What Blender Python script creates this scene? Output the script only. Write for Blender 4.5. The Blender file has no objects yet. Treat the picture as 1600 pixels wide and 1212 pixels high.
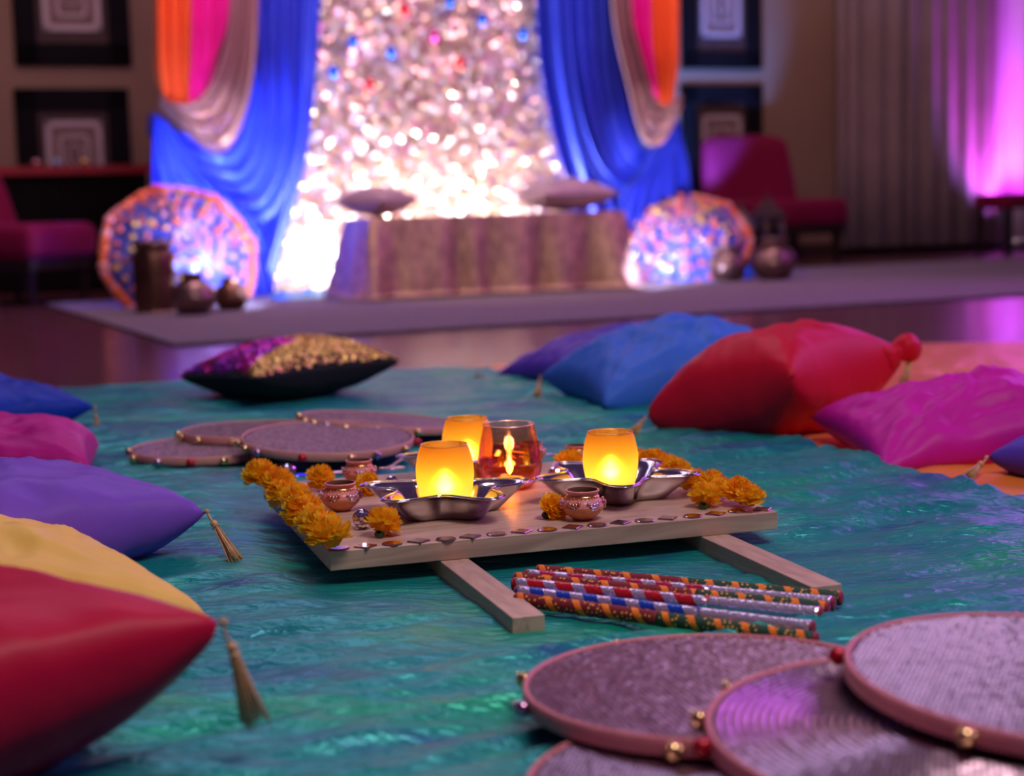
import bpy, bmesh, math, random
from mathutils import Vector, Matrix, Euler, noise
random.seed(7)
S = bpy.context.scene
COL = S.collection
PI = math.pi
R = math.radians
# ------------------------------------------------------------------ camera
FPX, CX, CY = 2500.0, 800.0, 606.0
CAMZ = 0.45
PITCH = math.atan(286 / FPX)
ROLL = -0.026
cd = bpy.data.cameras.new('camera'); cam = bpy.data.objects.new('camera', cd); COL.objects.link(cam)
cd.sensor_width = 36; cd.lens = 36 * FPX / 1600
CROT = (Matrix.Rotation(PI / 2 - PITCH, 3, 'X') @ Matrix.Rotation(ROLL, 3, 'Z'))
cam.matrix_world = Matrix.Translation((0, 0, CAMZ)) @ CROT.to_4x4()
cd.clip_start = 0.05; cd.clip_end = 100
cd.dof.use_dof = True; cd.dof.focus_distance = 1.98; cd.dof.aperture_fstop = 3.5
S.camera = cam
# ------------------------------------------------------------------ world, lights, exposure
S.view_settings.view_transform = 'Standard'; S.view_settings.look = 'None'
S.view_settings.gamma = 1; S.view_settings.exposure = 0.14; S.view_settings.use_curve_mapping = False
w = bpy.data.worlds.new('world'); S.world = w; w.use_nodes = True
w.node_tree.nodes['Background'].inputs[0].default_value = (0.22, 0.10, 0.30, 1)
w.node_tree.nodes['Background'].inputs[1].default_value = 0.20

def ray(px, py):
    return CROT @ Vector(((px - CX) / FPX, -(py - CY) / FPX, -1))
def P(px, py, z=0.0):                       # point of the horizontal plane z seen at a pixel
    d = ray(px, py); k = (z - CAMZ) / d.z
    return Vector((0, 0, CAMZ)) + d * k
def PD(px, py, Y):                          # point at depth Y
    d = ray(px, py); return Vector((0, 0, CAMZ)) + d * (Y / d.y)
PSI = R(20)
WT = math.tan(PSI)
def PW(px, py, Y0):                         # point of the room's rotated vertical plane Y = Y0 + WT*X
    d = ray(px, py); k = Y0 / (d.y - WT * d.x)
    return Vector((0, 0, CAMZ)) + d * k

def light(name, typ, loc, energy, color, size=1.0, size_y=None, target=None, spot=None, blend=0.5, radius=0.1, spread=None):
    l = bpy.data.lights.new(name, typ); o = bpy.data.objects.new(name, l); COL.objects.link(o)
    l.energy = energy; l.color = color; o.location = loc
    if typ == 'AREA':
        l.shape = 'RECTANGLE' if size_y else 'SQUARE'; l.size = size
        if size_y: l.size_y = size_y
        if spread: l.spread = spread
    else:
        l.shadow_soft_size = radius
    if typ == 'SPOT': l.spot_size = spot; l.spot_blend = blend
    if target is not None:
        o.rotation_euler = (Vector(target) - Vector(loc)).to_track_quat('-Z', 'Y').to_euler()
    return o
# warm-lilac room light from overhead, a little towards the camera
light('ceiling_panel_light', 'AREA', (0.9, 0.9, 2.7), 46, (1.0, 0.80, 0.82), 1.2, 0.9, target=(0.1, 2.2, 0))
light('ceiling_panel_light_mid', 'AREA', (-0.6, 4.4, 3.0), 16, (0.70, 0.62, 1.0), 2.6, 1.0, target=(0.0, 3.0, 0))
light('ceiling_panel_light_far', 'AREA', (-0.5, 6.0, 3.2), 22, (1.0, 0.60, 0.80), 3.0, 2.0, target=(0, 7.0, 0))
light('side_violet_light', 'AREA', (3.4, 3.6, 2.4), 26, (0.62, 0.30, 1.0), 1.4, 1.0, target=(0.3, 2.0, 0))
light('disc_reflection_light', 'AREA', (4.3, 6.6, 2.2), 85, (0.66, 0.12, 1.0), 4.6, 2.6, target=(0.7, 1.6, 0))  # added out of view, gives the foreground discs their magenta reflection
# ------------------------------------------------------------------ materials
def nt(m): return m.node_tree.nodes, m.node_tree.links
def base_mat(name):
    m = bpy.data.materials.new(name); m.use_nodes = True
    return m, m.node_tree.nodes['Principled BSDF']
def c4(c): return (c[0], c[1], c[2], 1)
def pm(name, c1, c2=None, scale=8, rough=0.6, metal=0.0, bump=0.0, bscale=None, stretch=(1, 1, 1), detail=3, **kw):
    m, b = base_mat(name); N, L = nt(m)
    tc = N.new('ShaderNodeTexCoord'); mp = N.new('ShaderNodeMapping'); mp.inputs['Scale'].default_value = stretch
    L.new(tc.outputs['Object'], mp.inputs['Vector'])
    nz = N.new('ShaderNodeTexNoise'); nz.inputs['Scale'].default_value = scale; nz.inputs['Detail'].default_value = detail
    L.new(mp.outputs['Vector'], nz.inputs['Vector'])
    cr = N.new('ShaderNodeValToRGB'); cr.color_ramp.elements[0].position = 0.35; cr.color_ramp.elements[1].position = 0.65
    if c2 is None: c2 = tuple(x * 0.8 for x in c1)
    cr.color_ramp.elements[0].color = c4(c1); cr.color_ramp.elements[1].color = c4(c2)
    L.new(nz.outputs['Fac'], cr.inputs['Fac']); L.new(cr.outputs['Color'], b.inputs['Base Color'])
    b.inputs['Roughness'].default_value = rough; b.inputs['Metallic'].default_value = metal
    if bump:
        n2 = N.new('ShaderNodeTexNoise'); n2.inputs['Scale'].default_value = bscale or scale * 4; n2.inputs['Detail'].default_value = 4
        L.new(mp.outputs['Vector'], n2.inputs['Vector'])
        bp = N.new('ShaderNodeBump'); bp.inputs['Strength'].default_value = bump; bp.inputs['Distance'].default_value = 0.01
        L.new(n2.outputs['Fac'], bp.inputs['Height']); L.new(bp.outputs['Normal'], b.inputs['Normal'])
    for k, v in kw.items():
        key = {'sheen': 'Sheen Weight', 'sheen_rough': 'Sheen Roughness', 'sheen_tint': 'Sheen Tint', 'coat': 'Coat Weight', 'spec': 'Specular IOR Level',
               'emit': 'Emission Color', 'emit_s': 'Emission Strength', 'trans': 'Transmission Weight', 'alpha': 'Alpha', 'aniso': 'Anisotropic', 'ior': 'IOR', 'sss': 'Subsurface Weight'}[k]
        b.inputs[key].default_value = c4(v) if isinstance(v, tuple) else v
    return m
# ------------------------------------------------------------------ object helpers
def mesh(name, verts, faces, mat, parent=None, smooth=True, mats=None, midx=None, loc=None, rot=None):
    me = bpy.data.meshes.new(name); me.from_pydata([tuple(v) for v in verts], [], faces); me.update()
    for mm in (mats or [mat]): me.materials.append(mm)
    if midx: me.polygons.foreach_set('material_index', midx)
    if smooth: me.polygons.foreach_set('use_smooth', [True] * len(me.polygons))
    o = bpy.data.objects.new(name, me); COL.objects.link(o)
    if parent: o.parent = parent
    if loc is not None: o.location = loc
    if rot is not None: o.rotation_euler = rot
    return o
class G:                                     # gathers shapes for ONE mesh
    def __init__(s): s.v = []; s.f = []; s.mi = []
    def add(s, vs, fs, M=None, mi=0):
        b = len(s.v)
        s.v += [(M @ Vector(v)) if M is not None else Vector(v) for v in vs]
        s.f += [tuple(i + b for i in f) for f in fs]; s.mi += [mi] * len(fs); return s
    def box(s, x0, x1, y0, y1, z0, z1, M=None, mi=0, bev=0.0):
        if bev <= 0:
            v = [(x, y, z) for x in (x0, x1) for y in (y0, y1) for z in (z0, z1)]
            f = [(0, 1, 3, 2), (4, 6, 7, 5), (0, 4, 5, 1), (2, 3, 7, 6), (0, 2, 6, 4), (1, 5, 7, 3)]
            return s.add(v, f, M, mi)
        bm = bmesh.new(); bmesh.ops.create_cube(bm, size=1)
        for q in bm.verts: q.co = Vector(((x0 + x1) / 2 + q.co.x * (x1 - x0), (y0 + y1) / 2 + q.co.y * (y1 - y0), (z0 + z1) / 2 + q.co.z * (z1 - z0)))
        bmesh.ops.bevel(bm, geom=bm.edges[:], offset=bev, segments=3, affect='EDGES', profile=0.5)
        bm.verts.ensure_lookup_table()
        s.add([q.co.copy() for q in bm.verts], [tuple(q.index for q in f.verts) for f in bm.faces], M, mi); bm.free(); return s
    def lathe(s, prof, n=32, M=None, mi=0, mod=None):
        vs = []; fs = []
        for (r, z) in prof:
            for k in range(n):
                a = 2 * PI * k / n; q = r * (mod(a, z) if mod else 1)
                vs.append((q * math.cos(a), q * math.sin(a), z))
        for i in range(len(prof) - 1):
            for k in range(n):
                k2 = (k + 1) % n
                fs.append((i * n + k, i * n + k2, (i + 1) * n + k2, (i + 1) * n + k))
        return s.add(vs, fs, M, mi)
    def tube(s, pts, rad, n=8, M=None, mi=0, cap=True):
        pts = [Vector(p) for p in pts]; vs = []; fs = []
        if not isinstance(rad, (list, tuple)): rad = [rad] * len(pts)
        up = Vector((0.13, 0.21, 0.97)).normalized()
        for i, p in enumerate(pts):
            t = (pts[min(i + 1, len(pts) - 1)] - pts[max(i - 1, 0)])
            if t.length < 1e-9: t = Vector((0, 0, 1))
            t.normalize(); a = t.cross(up)
            if a.length < 1e-3: a = t.cross(Vector((1, 0, 0)))
            a.normalize(); b = t.cross(a)
            for k in range(n):
                q = 2 * PI * k / n; vs.append(p + (a * math.cos(q) + b * math.sin(q)) * rad[i])
        for i in range(len(pts) - 1):
            for k in range(n):
                k2 = (k + 1) % n; fs.append((i * n + k, i * n + k2, (i + 1) * n + k2, (i + 1) * n + k))
        if cap:
            fs.append(tuple(range(n))[::-1]); fs.append(tuple((len(pts) - 1) * n + k for k in range(n)))
        return s.add(vs, fs, M, mi)
    def ball(s, c, r, n=10, m=7, M=None, mi=0, sz=1.0):
        pr = [(max(r * math.sin(PI * i / m), 1e-5), -r * sz * math.cos(PI * i / m)) for i in range(m + 1)]
        T = Matrix.Translation(c); return s.lathe(pr, n, (M @ T) if M is not None else T, mi)
    def build(s, name, mat, parent=None, smooth=True, loc=None, rot=None):
        ms = mat if isinstance(mat, list) else [mat]
        return mesh(name, s.v, s.f, None, parent, smooth, mats=ms, midx=s.mi if len(ms) > 1 else None, loc=loc, rot=rot)
def tag(o, label, cat, group=None, kind=None):
    if label: o['label'] = label
    if cat: o['category'] = cat
    if group: o['group'] = group
    if kind: o['kind'] = kind
    return o
def thing(name, label, cat, loc, rz=0, group=None, rot=None):
    o = bpy.data.objects.new(name, None); COL.objects.link(o); o.empty_display_size = 0.05
    o.location = loc; o.rotation_euler = rot if rot is not None else (0, 0, rz)
    return tag(o, label, cat, group)
def dup(root, loc, rz=0, label=None, group=None, rot=None, scale=None):
    r = root.copy(); COL.objects.link(r); r.location = loc; r.rotation_euler = rot if rot is not None else (0, 0, rz)
    if label: r['label'] = label
    if group: r['group'] = group
    if scale: r.scale = scale if isinstance(scale, tuple) else (scale,) * 3
    for ch in list(root.children):
        c = ch.copy(); COL.objects.link(c); c.parent = r
        for g in list(ch.children):
            d = g.copy(); COL.objects.link(d); d.parent = c
    return r
def solid(o, t, off=-1):
    m = o.modifiers.new('thickness', 'SOLIDIFY'); m.thickness = t; m.offset = off; return o
def grid_faces(nu, nv):                      # nu x nv vertices, row-major over u
    return [(i * nv + j, (i + 1) * nv + j, (i + 1) * nv + j + 1, i * nv + j + 1) for i in range(nu - 1) for j in range(nv - 1)]
def sstep(a, b, x):
    t = min(1, max(0, (x - a) / (b - a))); return t * t * (3 - 2 * t)
def N3(x, y, z=0.0): return noise.noise(Vector((x, y, z)))
# ================================================================== SETTING
def floor_mat():
    m, b = base_mat('dark_wood_floor'); N, L = nt(m)
    tc = N.new('ShaderNodeTexCoord'); mp = N.new('ShaderNodeMapping'); mp.inputs['Rotation'].default_value = (0, 0, -PSI)
    L.new(tc.outputs['Object'], mp.inputs['Vector'])
    br = N.new('ShaderNodeTexBrick'); br.inputs['Scale'].default_value = 1.0
    br.inputs['Brick Width'].default_value = 1.2; br.inputs['Row Height'].default_value = 0.13; br.inputs['Mortar Size'].default_value = 0.0015
    br.inputs['Color1'].default_value = (0.13, 0.045, 0.060, 1); br.inputs['Color2'].default_value = (0.10, 0.034, 0.045, 1); br.inputs['Mortar'].default_value = (0.02, 0.01, 0.01, 1)
    L.new(mp.outputs['Vector'], br.inputs['Vector'])
    L.new(br.outputs['Color'], b.inputs['Base Color']); b.inputs['Roughness'].default_value = 0.28
    nz = N.new('ShaderNodeTexNoise'); nz.inputs['Scale'].default_value = 14
    L.new(mp.outputs['Vector'], nz.inputs['Vector']); mr = N.new('ShaderNodeMapRange'); mr.inputs[3].default_value = 0.16; mr.inputs[4].default_value = 0.26
    L.new(nz.outputs['Fac'], mr.inputs[0]); L.new(mr.outputs[0], b.inputs['Roughness'])
    return m
g = G(); g.box(-9, 12, -2, 20, -0.05, 0.0)
tag(g.build('floor', floor_mat(), smooth=False), 'dark polished wood floor', None, kind='structure')
RM = Matrix.Rotation(PSI, 4, 'Z')             # room frame: local x along the back wall
WALLM = pm('tan_wall_paint', (0.27, 0.17, 0.12), (0.25, 0.155, 0.11), 3, 0.8, bump=0.05, bscale=80)
Y_WALL = 11.3
def wall_local(px, py, Y0):                   # coordinates along the wall (s) and height of a pixel on that plane
    p = PW(px, py, Y0); s = (p.x * math.cos(PSI) + (p.y - Y0) * math.sin(PSI)); return s, p.z
def wall_M(Y0): return Matrix.Translation((0, Y0, 0)) @ RM   # local x along wall, -y towards the camera
g = G(); s1, _ = wall_local(1306, 200, Y_WALL)
g.box(-9, s1, 0, 0.15, 0, 4.8, wall_M(Y_WALL)); g.build('wall_back', WALLM, smooth=False)['kind'] = 'structure'
g = G(); g.box(s1, 9, 0.35, 0.5, 0, 4.8, wall_M(Y_WALL)); o = g.build('wall_back_right', pm('dark_recess_paint', (0.05, 0.03, 0.04), (0.04, 0.025, 0.03), 3, 0.8), smooth=False); o['kind'] = 'structure'
g = G(); g.box(-9, s1, -0.018, 0.0, 0, 0.10, wall_M(Y_WALL)); g.build('baseboard_back', pm('dark_baseboard', (0.05, 0.025, 0.02), None, 10, 0.4), smooth=False)['kind'] = 'structure'
# pleated partition curtain
def pleated(name, mat, pa, pb, Y0, amp, waves, z1, z0=0.03, seed=0, off=0.0, nper=14):
    sa, _ = wall_local(pa, 300, Y0); sb, _ = wall_local(pb, 300, Y0)
    n = int(waves * nper); nv = 7; vs = []
    M = wall_M(Y0)
    for i in range(n + 1):
        t = i / n
        ph = t * waves * 2 * PI + 1.3 * N3(t * waves * 0.45, seed)
        y = -off - amp * (0.55 * math.sin(ph) + 0.35 * math.sin(ph * 0.37 + seed) + 0.3 * N3(t * waves * 1.3, seed + 4))
        for j in range(nv):
            z = z0 + (z1 - z0) * j / (nv - 1)
            vs.append(M @ Vector((sa + (sb - sa) * t + 0.01 * N3(t * 30, z * 0.8, seed), y * (1 + 0.15 * N3(z, t * 9, seed)), z)))
    return mesh(name, vs, grid_faces(n + 1, nv), mat)
taupe = pm('taupe_curtain', (0.30, 0.215, 0.22), (0.26, 0.185, 0.19), 5, 0.75, sheen=0.3)
white_c = pm('white_curtain', (0.78, 0.70, 0.80), (0.72, 0.64, 0.74), 5, 0.7, sheen=0.3)
o = pleated('partition_curtain', taupe, 1306, 1556, 11.25, 0.06, 9, 4.6, 0.06, 1); solid(o, 0.004)
tag(o, 'tall taupe pleated partition curtain behind the right armchair', 'curtain')
o = pleated('uplit_curtain', white_c, 1551, 1800, 11.45, 0.07, 7, 4.6, 0.03, 5); solid(o, 0.004)
tag(o, 'pale curtain lit bright magenta at the far right edge', 'curtain')
mp_ = PW(1600, 384, 10.95)
light('magenta_uplight', 'SPOT', PW(1600, 392, 10.8), 330, (0.92, 0.02, 1.0), target=PW(1600, 60, 11.4), spot=R(80), blend=0.6, radius=0.05)
light('violet_uplight', 'SPOT', PW(1600, 385, 10.8), 110, (0.45, 0.2, 1.0), target=PW(1560, 150, 11.3), spot=R(75), blend=0.7, radius=0.05)
# rug
RUGM = pm('grey_violet_rug', (0.20, 0.145, 0.165), (0.13, 0.095, 0.11), 26, 0.95, bump=0.6, bscale=160, stretch=(1, 2.2, 1), sheen=0.2)
rl = P(272, 536, 0.012)
g = G(); g.box(0, 6.5, 0, 3.0, 0.002, 0.012, bev=0.004)
RUGA = R(24)
o = g.build('area_rug', RUGM, smooth=False, loc=(rl.x, rl.y, 0), rot=(0, 0, RUGA))
tag(o, 'large greyish violet area rug under the stage seat', 'rug')
# ================================================================== CLOTHS ON THE FLOOR
def cloth_h(x, y):
    wx = 0.35 * N3(x * 1.3, y * 1.3, 3.1); wy = 0.5 * N3(x * 0.9, y * 1.1, 8.2)
    ang = 0.35
    u = x * math.cos(ang) + y * math.sin(ang) + wx * 0.3; v = -x * math.sin(ang) + y * math.cos(ang) + wy * 0.25
    a = N3(u * 3.0, v * 13.0, 0.0); b = N3(u * 5.5 + 7, v * 27.0, 2.0); c = N3(u * 11, v * 44, 5.0)
    d = N3(x * 4, y * 5, 9.0)
    r = (1 - abs(a) * 2.2); r2 = (1 - abs(b) * 2.2)
    k = 0.6 + 0.8 * max(0, N3(x * 1.7, y * 1.7, 20) + 0.35)
    h = 0.008 + k * (0.0085 * r + 0.0052 * r2 + 0.0026 * c) + 0.003 * d
    s_, t_ = to_board(x, y)
    h *= (1.0 - 0.75 * board_mask(x, y)) * (1.0 - 0.6 * sstep(0.02, 0.12, s_) * (1 - sstep(0.70, 0.80, s_)) * sstep(-0.40, -0.30, t_) * (1 - sstep(-0.05, 0.1, t_)))
    return max(0.0012, h)
BA = P(515, 862, 0.046); BB = P(1215, 799, 0.046)
BYAW = math.atan2(BB.y - BA.y, BB.x - BA.x)
BLEN = (BB - BA).length; BDEP = 0.515
def BW(s, t, z=0.0): # board frame -> world
    return Vector((BA.x + s * math.cos(BYAW) - t * math.sin(BYAW), BA.y + s * math.sin(BYAW) + t * math.cos(BYAW), z))
def to_board(x, y):
    dx, dy = x - BA.x, y - BA.y
    return dx * math.cos(BYAW) + dy * math.sin(BYAW), -dx * math.sin(BYAW) + dy * math.cos(BYAW)
def board_mask(x, y):
    s, t = to_board(x, y)
    return sstep(-0.08, 0.02, s) * (1 - sstep(BLEN - 0.02, BLEN + 0.08, s)) * sstep(-0.20, -0.02, t) * (1 - sstep(BDEP, BDEP + 0.12, t))
def teal_mat():
    m, b = base_mat('teal_shot_satin'); N, L = nt(m)
    tc = N.new('ShaderNodeTexCoord'); mp = N.new('ShaderNodeMapping'); mp.inputs['Scale'].default_value = (1, 2.8, 1); mp.inputs['Rotation'].default_value = (0, 0, -0.3)
    L.new(tc.outputs['Object'], mp.inputs['Vector'])
    nz = N.new('ShaderNodeTexNoise'); nz.inputs['Scale'].default_value = 3.4; nz.inputs['Detail'].default_value = 4; nz.inputs['Distortion'].default_value = 0.8
    L.new(mp.outputs['Vector'], nz.inputs['Vector'])
    cr = N.new('ShaderNodeValToRGB'); e = cr.color_ramp.elements
    e[0].position = 0.30; e[0].color = (0.012, 0.10, 0.28, 1); e[1].position = 0.70; e[1].color = (0.008, 0.42, 0.20, 1)
    q = e.new(0.42); q.color = (0.005, 0.27, 0.27, 1); q = e.new(0.55); q.color = (0.005, 0.34, 0.30, 1)
    L.new(nz.outputs['Fac'], cr.inputs['Fac'])
    L.new(cr.outputs['Color'], b.inputs['Base Color'])
    b.inputs['Roughness'].default_value = 0.33; b.inputs['Metallic'].default_value = 0.4
    b.inputs['Sheen Weight'].default_value = 0.35; b.inputs['Sheen Roughness'].default_value = 0.35; b.inputs['Sheen Tint'].default_value = (0.15, 0.9, 0.9, 1)
    n2 = N.new('ShaderNodeTexNoise'); n2.inputs['Scale'].default_value = 30; n2.inputs['Detail'].default_value = 3; n2.inputs['Distortion'].default_value = 0.6
    L.new(mp.outputs['Vector'], n2.inputs['Vector'])
    bp = N.new('ShaderNodeBump'); bp.inputs['Strength'].default_value = 0.8; bp.inputs['Distance'].default_value = 0.007
    L.new(n2.outputs['Fac'], bp.inputs['Height']); L.new(bp.outputs['Normal'], b.inputs['Normal'])
    return m
# outline of the teal cloth: a four-sided sheet, far edge from left to right, right edge coming forwards
FL = P(-60, 622); FM = P(180, 612); FR = P(800, 583); RT = P(1150, 672); RF = P(1640, 812)
def teal_right(y):     # x of the right border at a given y
    pts = [(4.6, FR.x + 0.25), (FR.y, FR.x + 0.22), (RT.y, RT.x), (P(1200, 698).y, P(1200, 698).x), (RF.y, RF.x), (0.6, RF.x + 1.2)]
    for (ya, xa), (yb, xb) in zip(pts, pts[1:]):
        if yb <= y <= ya: return xa + (xb - xa) * (ya - y) / (ya - yb)
    return RF.x + 1.2
def teal_far(x):
    pts = [(-9, FL.y), (FL.x, FL.y), (FM.x, FM.y), (P(640, 583).x, P(640, 583).y), (FR.x, FR.y), (9, FR.y)]
    for (xa, ya), (xb, yb) in zip(pts, pts[1:]):
        if xa <= x <= xb: return ya + (yb - ya) * (x - xa) / (xb - xa)
    return FR.y
nu, nv = 470, 400
vs = []
for i in range(nu):
    s = i / (nu - 1)
    for j in range(nv):
        t = j / (nv - 1)
        y = 0.75 * (4.15 / 0.75) ** t
        xr = teal_right(y); xl = -1.7
        x = xl + (xr - xl) * s
        yf = teal_far(x) + 0.02 * N3(x * 6, 1.0)
        yy = 0.75 * (yf / 0.75) ** t
        x += 0.012 * N3(yy * 7, 4.0) * s
        h = cloth_h(x, yy)
        if x > 0.25: h += 0.006 * sstep(0.25, 0.6, x)
        h += 0.010 * sstep(0.97, 1.0, s) * (0.5 + 0.5 * math.sin(yy * 30)) * (1 - sstep(0.995, 1, s))
        vs.append((x, yy, h))
tag(mesh('teal_floor_cloth', vs, grid_faces(nu, nv), teal_mat()), 'crumpled teal satin cloth spread over the floor under everything', 'cloth')
def surf_h(x, y):
    return cloth_h(x, y) + (0.006 * sstep(0.25, 0.6, x) if x > 0.25 else 0)
# orange cloth under it, right side
def orange_mat():
    m = pm('orange_satin', (0.88, 0.20, 0.015), (0.95, 0.30, 0.04), 4, 0.36, 0.2, bump=0.5, bscale=24, sheen=0.1)
    return m
nu, nv = 190, 170; vs = []
A0 = P(700, 592); A1 = P(1180, 720); B0 = P(735, 573); B1 = P(1430, 533)
for i in range(nu):
    s = i / (nu - 1)
    for j in range(nv):
        t = j / (nv - 1)
        x = -0.10 + 2.1 * s; ynear = 1.9 - 0.0 * s; yfar = (P(735, 573).y + (P(1440, 536).y - P(735, 573).y) * min(1, max(0, (x - P(735, 573).x) / (P(1440, 536).x - P(735, 573).x)))) - 0.25 * max(0, x - P(1440, 536).x)
        ynear = max(2.0, min(teal_far(x) - 0.3, 3.6 - 1.2 * x)) if x < 0.9 else max(1.7, 3.6 - 2.3 * x + 1.0)
        if x < 0.9: ynear = 3.35 - 1.75 * x
        else: ynear = 1.77 - 0.35 * (x - 0.9)
        y = ynear + (yfar - ynear) * t + 0.015 * N3(x * 7, 2) * t
        teal = sstep(teal_right(y) + 0.015, teal_right(y) + 0.09, x)
        a = N3(x * 6, y * 8, 31); b2 = N3(x * 15, y * 19, 33)
        h = 0.003 + 0.010 * teal * (0.5 + 0.6 * (1 - abs(a) * 2.2) + 0.3 * b2)
        vs.append((x, y, max(0.0008, h) if teal > 0 else 0.0006))
tag(mesh('orange_floor_cloth', vs, grid_faces(nu, nv), orange_mat()), 'shiny orange satin cloth under the right-hand cushions', 'cloth')
# ================================================================== WOODEN LOW TABLE
def wood_mat(name, c1, c2, sx=1.0):
    m, b = base_mat(name); N, L = nt(m)
    tc = N.new('ShaderNodeTexCoord'); mp = N.new('ShaderNodeMapping'); mp.inputs['Scale'].default_value = (1.2 * sx, 9, 9)
    L.new(tc.outputs['Object'], mp.inputs['Vector'])
    nz = N.new('ShaderNodeTexNoise'); nz.inputs['Scale'].default_value = 5; nz.inputs['Detail'].default_value = 8; nz.inputs['Distortion'].default_value = 1.4
    L.new(mp.outputs['Vector'], nz.inputs['Vector'])
    cr = N.new('ShaderNodeValToRGB'); e = cr.color_ramp.elements; e[0].position = 0.30; e[0].color = c4(c2); e[1].position = 0.62; e[1].color = c4(c1)
    L.new(nz.outputs['Fac'], cr.inputs['Fac']); L.new(cr.outputs['Color'], b.inputs['Base Color'])
    b.inputs['Roughness'].default_value = 0.42
    bp = N.new('ShaderNodeBump'); bp.inputs['Strength'].default_value = 0.08; bp.inputs['Distance'].default_value = 0.002
    L.new(nz.outputs['Fac'], bp.inputs['Height']); L.new(bp.outputs['Normal'], b.inputs['Normal'])
    return m
WOOD = wood_mat('pale_wood', (0.60, 0.41, 0.30), (0.40, 0.25, 0.19))
TOPZ = 0.046
tb = thing('low_wooden_table', 'low pale wooden board on two long runners holding candles and flowers', 'table', (BA.x, BA.y, 0), BYAW)
g = G(); g.box(0, BLEN, 0, BDEP, 0.0225, TOPZ, bev=0.0012); g.build('tabletop', WOOD, tb, smooth=False)
def board_px(px, py, z=TOPZ): p = P(px, py, z); return to_board(p.x, p.y)
ru1 = board_px(800, 965, 0.022); ru2 = board_px(1268, 917, 0.022)
for s0, t0, wd in ((ru1[0], ru1[1], 0.036), (ru2[0], ru2[1], 0.038)):
    g = G(); g.box(t0, BDEP + 0.07, -wd, 0, 0.0005, 0.0222, bev=0.0012)
    g.build('runner', WOOD, tb, smooth=False, loc=(s0, 0, 0), rot=(0, 0, PI / 2))
# ------------------------------------------------ marigolds
def marigold_mesh(seed, n_layers=6):
    rnd = random.Random(seed); g = G()
    Rr = 0.0185
    for L_ in range(n_layers):
        el = R(-14 + 100 * L_ / (n_layers - 1)); cnt = int(19 * math.cos(el * 0.85)) + 3
        for k in range(cnt):
            az = 2 * PI * (k + 0.5 * (L_ % 2) + rnd.uniform(-.25, .25)) / cnt; e2 = el + rnd.uniform(-.16, .16)
            ln = Rr * rnd.uniform(0.86, 1.14) * (1.0 - 0.10 * L_ / n_layers); wd = 0.0048 * rnd.uniform(0.8, 1.25)
            tw = rnd.uniform(-.6, .6)
            vs = []
            for (a, hw, zz) in ((0.25, 0.45, 0), (0.65, 1.0, 0.0006), (0.9, 1.15, 0.0020), (1.0, 0.75, 0.0032)):
                for sg in (-1, 0, 1):
                    zc = zz + (0.0012 if sg else 0) * (1 if a > 0.5 else 0.3) + rnd.uniform(-.0005, .0005)
                    xx = ln * (a - (0.10 if (sg == 0 and a == 1.0) else 0) + rnd.uniform(-.03, .03))
                    vs.append((xx, sg * wd * hw * 0.5 * 1.3, zc))
            fs = [(i * 3 + j, (i + 1) * 3 + j, (i + 1) * 3 + j + 1, i * 3 + j + 1) for i in range(3) for j in range(2)]
            M = Matrix.Translation((0, 0, 0.009)) @ Matrix.Rotation(az, 4, 'Z') @ Matrix.Rotation(-e2, 4, 'Y') @ Matrix.Rotation(tw, 4, 'X')
            g.add(vs, fs, M, mi=(0 if rnd.random() < 0.7 else 1))
    g.ball((0, 0, 0.009), 0.009, 8, 6, mi=1)
    return g
def petal(name, c1, c2):
    m = pm(name, c1, c2, 60, 0.7); N, L = nt(m); b = N['Principled BSDF']; out = N['Material Output']
    tr = N.new('ShaderNodeBsdfTranslucent'); L.new(b.inputs['Base Color'].links[0].from_socket, tr.inputs['Color'])
    mx = N.new('ShaderNodeMixShader'); mx.inputs[0].default_value = 0.52; L.new(b.outputs[0], mx.inputs[1]); L.new(tr.outputs[0], mx.inputs[2]); L.new(mx.outputs[0], out.inputs['Surface']); return m
MG1 = petal('marigold_yellow', (1.0, 0.64, 0.01), (1.0, 0.72, 0.02))
MG2 = petal('marigold_orange', (1.0, 0.44, 0.005), (1.0, 0.52, 0.01))
GREEN = pm('green_calyx', (0.03, 0.06, 0.015), None, 60, 0.7)
mg_src = [marigold_mesh(s_) for s_ in (1, 2, 3)]
mg_data = []
for q in mg_src:
    me = bpy.data.meshes.new('marigold'); me.from_pydata([tuple(v) for v in q.v], [], q.f)
    me.materials.append(MG1); me.materials.append(MG2); me.polygons.foreach_set('material_index', q.mi)
    me.polygons.foreach_set('use_smooth', [True] * len(me.polygons)); mg_data.append(me)
cal = G(); cal.lathe([(0.0005, 0.0), (0.004, 0.0005), (0.0065, 0.004), (0.003, 0.008)], 10)
cal_me = bpy.data.meshes.new('calyx'); cal_me.from_pydata([tuple(v) for v in cal.v], [], cal.f); cal_me.materials.append(GREEN)
def flower_part(parent, loc, rot, sc, k, name='marigold'):
    o = bpy.data.objects.new(name, mg_data[k % 3]); COL.objects.link(o); o.parent = parent
    o.location = loc; o.rotation_euler = rot; o.scale = (sc,) * 3; return o
def marigold(px, py, label, k, sc=1.0, tilt=(0, 0), z=TOPZ):
    p = P(px, py, z + 0.010)
    t = thing('marigold', label, 'flower', (p.x, p.y, z + 0.0030), group='single marigold heads on the board')
    f = flower_part(t, (0, 0, 0.003), (tilt[0], tilt[1], k * 1.3), sc * 1.22, k, 'flower_head')
    c = bpy.data.objects.new('calyx', cal_me); COL.objects.link(c); c.parent = t; c.rotation_euler = (tilt[0], tilt[1], 0); c.location = (0, 0, -0.001)
    return t
rndf = random.Random(5)
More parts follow.
